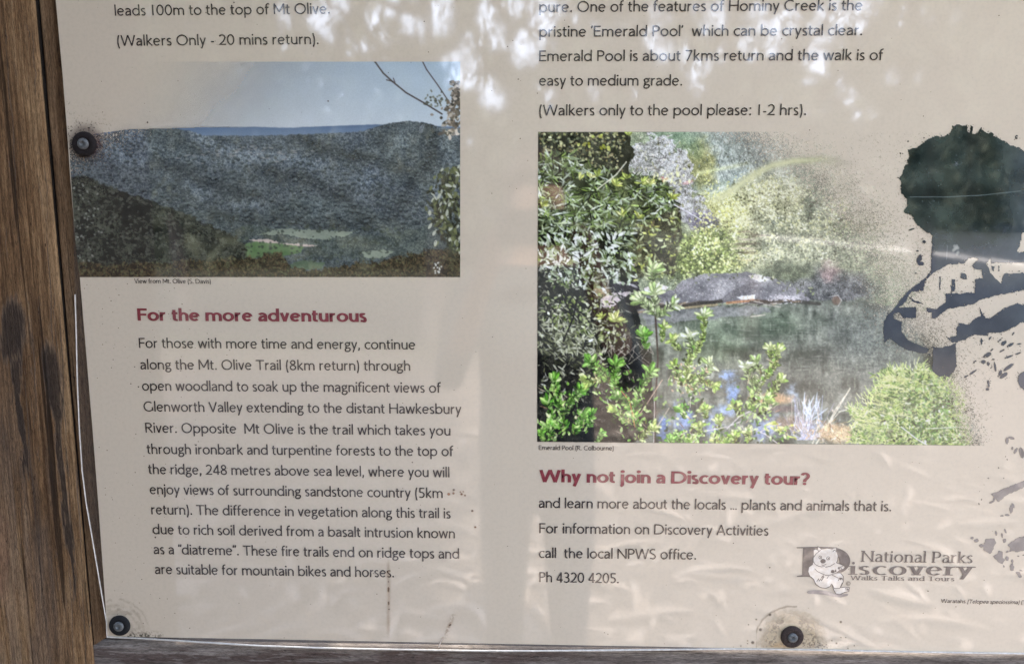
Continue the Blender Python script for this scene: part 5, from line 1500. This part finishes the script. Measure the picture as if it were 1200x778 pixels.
# unseen board added at right angles to the sign to darken its left side
bm = bmesh.new()
bmesh.ops.create_cube(bm, size=1)
for q in bm.verts: q.co = Vector((xl-.035+q.co.x*.022, -.285+q.co.y*.53, 1.48+q.co.z*1.40))
bmesh.ops.bevel(bm, geom=list(bm.edges), offset=.004, segments=2, affect='EDGES')
tag(bm_obj('shade_board', bm, mat_plain('dark_stained_timber', (.055, .036, .022), .8)), 'added unseen dark board left of the thick post, shading the sign', 'board')

# ------------------------------------------------------------------ the sign
LEFT_E = [(65.3, 0), (73.5, 90), (78.3, 150), (82.3, 208), (87.3, 270), (90.2, 300), (93.3, 322), (99.7, 398), (108.2, 500), (115, 588), (121.6, 680), (126.2, 745)]
BOT_E = [(126.2, 745.3), (200, 746.6), (300, 748.3), (450, 751.2), (620, 754.6), (760, 757), (880, 759.6), (1040, 762.3), (1200, 765)]
XR, ZTOP = 1.10, 2.20
sign = empty('information_sign', (P(660, 760)[0], 0, P(660, 760)[1]), 'laminated cream information panel with two printed colour photographs and walking notes', 'sign')

le = [P(*p) for p in LEFT_E]; be = [P(*p) for p in BOT_E]
top_x = ext(le[0], le[1], ZTOP)
zr_ = be[-1][1]+(be[-1][1]-be[-2][1])/(be[-1][0]-be[-2][0])*(XR-be[-1][0])
outline = [(top_x, ZTOP)]+le+be[1:]+[(XR, zr_), (XR, ZTOP)]
def plate(name, pts, y0, th, mat, parent):
    n = len(pts)
    V = [(x, y0, z) for x, z in pts]+[(x, y0+th, z) for x, z in pts]
    F = [tuple(range(n)), tuple(range(2*n-1, n-1, -1))]
    for i in range(n):
        j = (i+1) % n
        F.append((i, i+n, j+n, j))
    return mesh_obj(name, V, F, mat, parent)
plate('printed_panel', outline, 0.0, .0028, M_PAPER, sign)

# clear margin of the laminate where it overhangs the print, with its bright cut edge
EDGE_L = [(65.0, 0), (73.2, 90), (78.0, 150), (81.9, 208), (85.4, 260), (87.0, 300), (88.4, 345), (89.6, 380), (91.2, 450), (93.4, 500), (96.6, 550), (101.3, 588), (107.2, 622), (117.0, 680), (125.2, 728), (126.0, 745.6)]
EDGE_B = [(126.0, 745.6), (165, 747.2), (230, 751.4), (300, 755.8), (380, 758.6), (450, 760.0), (560, 761.8), (620, 762.0), (720, 761.2), (850, 759.6), (930, 760.2), (1040, 762.6), (1200, 765.2)]
el = [P(*p) for p in EDGE_L]; eb = [P(*p) for p in EDGE_B]
def mat_margin():
    N = NT('clear_laminate')
    v = N.n('ShaderNodeValue'); v.outputs[0].default_value = 0.30
    return N.done(gloss_skin(N, (0.10, 0.085, 0.075), v.outputs[0]))
M_MARGIN = mat_margin()
def resample(pts, n):
    pts = np.array(pts); d = np.concatenate([[0], np.cumsum(np.linalg.norm(np.diff(pts, axis=0), axis=1))])
    q = np.linspace(0, d[-1], n)
    return np.stack([np.interp(q, d, pts[:, 0]), np.interp(q, d, pts[:, 1])], -1)
def strip(a, b, n, y):
    A_, B_ = resample(a, n), resample(b, n)
    V = [(x, y, z) for x, z in A_]+[(x, y, z) for x, z in B_]
    return V, [(i, i+1, n+i+1, n+i) for i in range(n-1)]
# compare edges at equal height / equal x so the strip closes where they meet
zs = np.linspace(P(86, 255)[1], P(126, 745)[1], 60)
def at_z(pts, z):
    p = np.array(sorted(pts, key=lambda q: q[1])); return np.interp(z, p[:, 1], p[:, 0])
def at_x(pts, x):
    p = np.array(sorted(pts, key=lambda q: q[0])); return np.interp(x, p[:, 0], p[:, 1])
LV = [(min(at_z(el, z), at_z(le, z)-1e-5), -.0002, z) for z in zs]+[(at_z(le, z), -.0002, z) for z in zs]
n = len(zs); LF = [(i, n+i, n+i+1, i+1) for i in range(n-1)]
xs_ = np.linspace(P(127, 745)[0], P(925, 760)[0], 80); m0 = len(LV)
LV += [(x, -.0002, at_x(be, x)) for x in xs_]+[(x, -.0002, min(at_x(eb, x), at_x(be, x)-1e-5)) for x in xs_]
n = len(xs_); LF += [(m0+i, m0+n+i, m0+n+i+1, m0+i+1) for i in range(n-1)]
mesh_obj('clear_margin', LV, LF, M_MARGIN, sign)

M_EDGE = mat_ink('polished_edge', (0.45, 0.42, 0.375))
def rim(pts, r):
    p = resample(pts, 160); V, F = [], []
    for i, (x, z) in enumerate(p):
        t = p[min(i+1, 159)]-p[max(i-1, 0)]; t = t/np.linalg.norm(t); nx, nz = -t[1], t[0]
        for k in range(6):
            a = k*math.pi/3
            V.append((x+nx*r*math.cos(a), -.0006+.0012*math.sin(a), z+nz*r*math.cos(a)))
    for i in range(159):
        for k in range(6): F.append((i*6+k, i*6+(k+1) % 6, i*6+6+(k+1) % 6, i*6+6+k))
    return V, F
V1, F1 = rim([(ext(el[0], el[1], ZTOP), ZTOP)]+el[:5], .0001); V2, F2 = rim(el[6:], .00040); V3, F3 = rim(eb+[(XR, zr_)], .0009)
def join(*vf):
    V, F = [], []
    for v, f in vf:
        b = len(V); V += v; F += [tuple(i+b for i in q) for q in f]
    return V, F
V1, F1 = join((V2, F2), (V3, F3))
mesh_obj('clear_edge', V1, F1, M_EDGE, sign, True)

# pictures
tag(paint_valley().build('printed_photo', M_PRINT, sign, .00030), 'printed photograph of a forested valley under pale sky')
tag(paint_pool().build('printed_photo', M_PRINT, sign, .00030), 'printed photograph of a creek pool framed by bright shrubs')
tag(paint_waratah().build('flower_print', M_PRINT, sign, .00034), 'large dark green ragged flower print')
tag(paint_fragments().build('flower_print', M_PRINT, sign, .00034), 'scattered grey brown flecks of the flower print')
for k in range(3):
    paint_grime(k).build('grime_stain', M_PRINT, sign, .00075)
for (xa, ya, xb, yb) in ((448, 640, 466, 764), (512, 566, 550, 584), (550, 590, 560, 622), (508, 700, 540, 764)):     # dribbles and spots, each its own mark
    s_ = paint_grime(3)
    s_.a = s_.a*((s_.X > xa) & (s_.X < xb) & (s_.Y > ya) & (s_.Y < yb))
    s_.build('rust_mark', M_PRINT, sign, .00075)

# lettering
def para(name, lines, xh, mat=M_TEXT, **kw):
    ink = Ink()
    for (t, x0, y0, x1, y1) in lines: ink.text(t, x0, x1, y0, y1, xh, report=REPORT, **kw)
    return ink.build(name, mat, sign)

para('paragraph', [('leads 100m to the top of Mt Olive.', 135, 19.0, 386.5, 16.6), ('(Walkers Only - 20 mins return).', 138, 54.3, 373.5, 52.2)], 8.7)
para('caption', [('View from Mt. Olive (S. Davis)', 157.8, 331.9, 247.3, 332.3)], 3.7)
para('heading', [('For the more adventurous', 161.8, 375.7, 430, 377.2)], 10.1, M_HEAD, sv=182, sh=114)
para('paragraph', [
    ('For those with more time and energy, continue', 163.4, 407.5, 487.0, 409.4),
    ('along the Mt. Olive Trail (8km return) through', 165, 432.6, 481, 434.3),
    ('open woodland to soak up the magnificent views of', 167, 457.4, 516.8, 460),
    ('Glenworth Valley extending to the distant Hawkesbury', 168.8, 481.8, 541, 484.9),
    ('River. Opposite  Mt Olive is the trail which takes you', 171, 506.6, 528, 510),
    ('through ironbark and turpentine forests to the top of', 172.5, 531.5, 531.5, 534.1),
    ('the ridge, 248 metres above sea level, where you will', 174.3, 555.0, 526.8, 558.9),
    ('enjoy views of surrounding sandstone country (5km', 176, 578.5, 518.9, 583.2),
    ('return). The difference in vegetation along this trail is', 177.8, 602.1, 528.2, 606.9),
    ('due to rich soil derived from a basalt intrusion known', 179.4, 625.3, 533.2, 630.3),
    ('as a “diatreme”. These fire trails end on ridge tops and', 180.7, 648.6, 538.2, 654.2),
    ('are suitable for mountain bikes and horses.', 182.2, 671.9, 461.6, 675.9)], 8.2)
para('paragraph', [
    ('pure. One of the features of Hominy Creek is the', 632, 14.8, 1010.4, 12.7),
    ('pristine ‘Emerald Pool’  which can be crystal clear.', 632, 43.7, 1009.8, 41.9),
    ('Emerald Pool is about 7kms return and the walk is of', 631.8, 72.3, 1034.5, 71.0),
    ('easy to medium grade.', 631.7, 100.9, 799, 100.8),
    ('(Walkers only to the pool please: 1-2 hrs).', 631.8, 135.8, 944, 135.3)], 8.9)
para('caption', [('Emerald Pool (R. Colbourne)', 631.3, 526.7, 719, 527.4)], 3.7)
para('heading', [('Why not join a Discovery tour?', 631.8, 564.4, 947.7, 567.9)], 10.1, M_HEAD, sv=182, sh=114)
para('paragraph', [
    ('and learn more about the locals … plants and animals that is.', 631.5, 594.6, 1043.8, 598.6),
    ('For information on Discovery Activities', 632, 624.2, 900.3, 627),
    ('call  the local NPWS office.', 631.4, 653.1, 815.4, 655.1),
    ('Ph 4320 4205.', 632, 681.4, 724.8, 682.8)], 8.3)
ink = Ink()
ink.text('Waratahs', 1102.4, 1131, 705.5, 706.2, 3.1, report=REPORT)
ink.text('(Telopea speciossima)', 1133.2, 1193.8, 706.3, 707.2, 3.1, slant=.2, report=REPORT)
ink.text('(T', 1196.5, 1202.5, 707.2, 707.3, 3.1, report=REPORT)
ink.build('caption', M_TEXT, sign)

# emblem of the walks and tours programme: big D with a furry animal leaning on it
def zp(pts): return [(925+x/8.0, 630+y/8.0) for x, y in pts]
class Flat(Ink):
    def fill(s, pts, depth):
        b = len(s.V)
        for x, y in pts:
            X, Z = P(x, y); s.V.append((X, -depth, Z))
        s.F.append(tuple(range(b, b+len(pts)))[::-1])
    def pen(s, pts, wpx, depth):
        U = .00085*wpx/2
        q = [P(x, y) for x, y in pts]
        s.k += 1
        s.ribbon([(x*1e4, z*1e4) for x, z in q], U*1e4, U*1e4, lambda u, v, d: (u*1e-4, -d, v*1e-4), depth+.00001*(s.k % 6))
e = Flat()
e.fill(zp([(128, 92), (238, 92), (238, 352), (190, 362), (70, 362), (70, 354), (120, 346)]), .0005)
e.fill(zp([(66, 86), (180, 82), (300, 82), (400, 84), (400, 96), (300, 94), (180, 96), (70, 94)]), .00052)
arc_o = [(380+190*math.cos(math.radians(a)), 214-131*math.sin(math.radians(a))) for a in range(95, -60, -6)]
arc_i = [(360+108*math.cos(math.radians(a)), 214-120*math.sin(math.radians(a))) for a in range(-60, 96, 6)]
e.fill(zp(arc_o+arc_i), .0005)
em = e.build('emblem', M_LOGO, sign)
e = Flat(); e.fill(zp([(160, 510), (175, 492), (230, 486), (300, 488), (380, 500), (430, 520), (500, 524), (552, 520), (545, 540), (480, 556), (400, 548), (330, 530), (250, 524), (180, 522)]), .00053)
adopt(e.build('emblem_shadow', M_LOGO_L, None), sign)
body = [(265, 78), (282, 88), (300, 102), (350, 94), (400, 102), (420, 92), (438, 88), (441, 125), (455, 165), (452, 205), (440, 230), (480, 245), (520, 266), (510, 286), (470, 300), (440, 325), (480, 326), (505, 360), (503, 410), (478, 462), (520, 458), (562, 462), (556, 498), (522, 505),
        (470, 527), (432, 518), (412, 480), (396, 428), (380, 452), (340, 470), (290, 462), (246, 432), (226, 385), (190, 355), (173, 312), (182, 270), (216, 246), (222, 215), (224, 160), (224, 112), (244, 102), (262, 108)]
e = Flat(); e.fill(zp(body), .00056)
e.build('emblem_animal', M_WHITE, sign)
e = Flat()
e.pen(zp(body+[body[0]]), .85, .00060)
for ln in ([(235, 285), (262, 312), (300, 330), (340, 348), (380, 345), (440, 325)], [(222, 215), (240, 245), (272, 262), (300, 268), (330, 262)], [(335, 272), (380, 262), (425, 236)], [(225, 180), (245, 150), (275, 125)], [(300, 102), (275, 125), (262, 108)],
           [(405, 128), (420, 110), (441, 125)], [(452, 165), (475, 200), (485, 240)], [(320, 345), (300, 365), (310, 385)], [(365, 355), (350, 378)], [(396, 428), (420, 470), (470, 470), (495, 415)], [(400, 345), (430, 360), (460, 375)], [(520, 470), (555, 478)], [(522, 482), (556, 488)],
           [(300, 248), (315, 254), (345, 244)], [(470, 300), (455, 280), (470, 270)], [(490, 290), (478, 270), (500, 262)], [(455, 400), (470, 372), (480, 390), (492, 372), (500, 395)], [(255, 405), (272, 380), (278, 402), (294, 380), (300, 398), (318, 372)]):
    e.pen(zp(ln), .8, .00060)
for (x, y, r) in ((288, 180, 14), (362, 188, 15)):
    e.pen(zp([(x+r*math.cos(a*.628), y+r*math.sin(a*.628)) for a in range(11)]), .7, .0006); e.fill(zp([(x+3+6*math.cos(a*.785), y+2+6*math.sin(a*.785)) for a in range(8)]), .00062)
e.fill(zp([(314+26*math.cos(a*.52), 215+22*math.sin(a*.52)) for a in range(12)]), .00062)
for (x, y, r1, r2) in ((405, 312, 22, 16), (432, 306, 10, 12), (462, 280, 14, 10), (478, 378, 16, 9), (316, 362, 12, 9), (545, 480, 10, 12)):
    e.fill(zp([(x+r1*math.cos(a*.52)*(1 if a % 2 else .7), y+r2*math.sin(a*.52)) for a in range(12)]), .00063)
e.build('emblem_drawing', M_LOGO, sign)
ink = Ink()
ink.text('National Parks', 1009.6, 1139.2, 657.6, 659.3, 9.0, sv=92, sh=42, serif=True, report=REPORT)
ink.text('iscovery', 996.6, 1139.4, 672.7, 673.8, 10.2, sv=118, sh=44, serif=True, report=REPORT)
ink.text('Walks Talks and Tours', 996.4, 1118.0, 679.0, 680.3, 3.6, sv=100, sh=56, serif=True, report=REPORT)
ink.text('©', 991.2, 996.2, 685.4, 685.4, 3.2, sv=70, sh=60, report=REPORT)
ink.build('logo_lettering', M_LOGO, sign)

# tiny dirt specks stuck to the laminate
V, F = [], []
Rk = np.random.default_rng(12)
for k in range(520):
    x = Rk.uniform(80, 1195); y = Rk.uniform(0, 755)
    if k < 150: x = Rk.uniform(95, 230); y = Rk.uniform(330, 740)
    if x < 90+.05*y: continue
    X, Z = P(x, y); r = .00085*Rk.uniform(.25, .75)*(1 if k % 9 else 1.6); a0 = Rk.uniform(0, 6); st = Rk.uniform(.5, 1)
    b = len(V)
    for q in range(6):
        V.append((X+r*math.cos(a0+q*1.047), -.0008, Z+r*st*math.sin(a0+q*1.047)+r*.3*math.cos(q*2.1+a0)))
    F.append(tuple(range(b, b+6)))
tag(mesh_obj('dirt_specks', V, F, mat_ink('dirt', (0.10, 0.075, 0.06)), sign), kind='stuff')

# ------------------------------------------------------------------ fixings
def mat_rubber(name, c0, c1, c2):
    N = NT(name)
    n = N.noise(N.coord(), 900, 4, .7)
    c = N.ramp(n, [(.35, c0), (.60, c1), (.72, c2)])
    return N.done(N.bsdf(c, .85, N.bump(n, .6, .0008), Specular_IOR_Level=.25).outputs[0])
def mat_zinc():
    N = NT('dull_zinc')
    n = N.noise(N.coord(), 500, 4, .6)
    return N.done(N.bsdf(N.ramp(n, [(.3, (.07, .074, .074)), (.7, (.17, .178, .178))]), .6, N.bump(n, .3, .0004), Metallic=.35).outputs[0])
M_ZINC = mat_zinc()
RUBBERS = (mat_rubber('black_rubber', (.008, .006, .006), (.016, .012, .012), (.045, .03, .028)), mat_rubber('clean_black_rubber', (.008, .008, .009), (.012, .012, .013), (.022, .022, .024)), mat_rubber('rust_dusted_rubber', (.020, .013, .010), (.048, .034, .030), (.13, .09, .078)))
M_HOLE = mat_plain('dark_recess', (.012, .011, .011), .9)
def lathe(bm, prof, X, Z, seg=40, ox=0, wob=0, seed=0):
    Rr = np.random.default_rng(seed); ph = Rr.uniform(0, 6, 3)
    rings = []
    for (r, h) in prof:
        rings.append([bm.verts.new((X+ox+r*(1+wob*math.sin(3*a+ph[0])+wob*.6*math.sin(7*a+ph[1]))*math.cos(a), -h, Z+r*(1+wob*math.sin(2*a+ph[2]))*math.sin(a))) for a in [6.28318*k/seg for k in range(seg)]])
    for A_, B_ in zip(rings[:-1], rings[1:]):
        for k in range(seg): bm.faces.new((A_[k], A_[(k+1) % seg], B_[(k+1) % seg], B_[k]))
    bm.faces.new(rings[-1])
for k, (x, y, rw, rh, rot, lab) in enumerate((
    (100.0, 169.2, .0121, .0055, 2.4, 'small zinc screw on a black rubber washer beside the valley picture'),
    (141.2, 731.6, .0115, .0054, .3, 'small zinc screw on a black rubber washer in the lower left corner'),
    (927.6, 744.8, .0119, .0050, 2.0, 'small zinc screw on a stained washer under the emblem'))):
    X, Z = P(x, y)
    t = empty('fixing_screw', (X, 0, Z), lab, 'screw', 'screws fixing the sign')
    bm = bmesh.new()
    lathe(bm, [(rw*.97, .0004), (rw, .0016), (rw*.97, .0030), (rw*.88, .0038), (rw*.72, .0041), (rw*.56, .0038), (rh*.9, .0030)], X, Z, 48, 0, .008, k)
    bmesh.ops.recalc_face_normals(bm, faces=bm.faces)
    bm_obj('rubber_washer', bm, RUBBERS[k], t, True)
    bm = bmesh.new()
    lathe(bm, [(rh, .0030), (rh, .0044), (rh*.93, .0051), (rh*.75, .0056), (rh*.46, .0057), (rh*.42, .0056), (rh*.40, .0040), (rh*.02, .0039)], X, Z, 36, 0, .01, 10+k)
    bmesh.ops.recalc_face_normals(bm, faces=bm.faces)
    hd = bm_obj('screw_head', bm, M_ZINC, t, True)
    bm = bmesh.new()
    def poly_(pts, dep):
        bm.faces.new([bm.verts.new((X+u, -dep, Z+v)) for u, v in pts])
    if k == 0: poly_([(rh*(.05+.5*math.cos(a+.3)*(1 if a < 3 else .55)), rh*(.05+.42*math.sin(a))) for a in [q*.698 for q in range(9)]], .00586)
    elif k == 1:
        for q, (u, v, r_) in enumerate(((-.25, -.05, .2), (.05, -.18, .16), (.22, .0, .14), (-.02, .2, .1))): poly_([(rh*(u+r_*math.cos(a*1.047+q)), rh*(v+r_*math.sin(a*1.047+q))) for a in range(6)], .00586+.00001*q)
    else: poly_([(rh*(.12+.5*math.cos(a*1.047+rot)*.8), rh*(-.08+.5*math.sin(a*1.047+rot))) for a in range(6)], .00586)
    hole = bm_obj('socket', bm, M_HOLE, None); adopt(hole, hd); hole.matrix_parent_inverse = Matrix.Translation((X, 0, Z)).inverted()
print('TEXTFIT', REPORT)
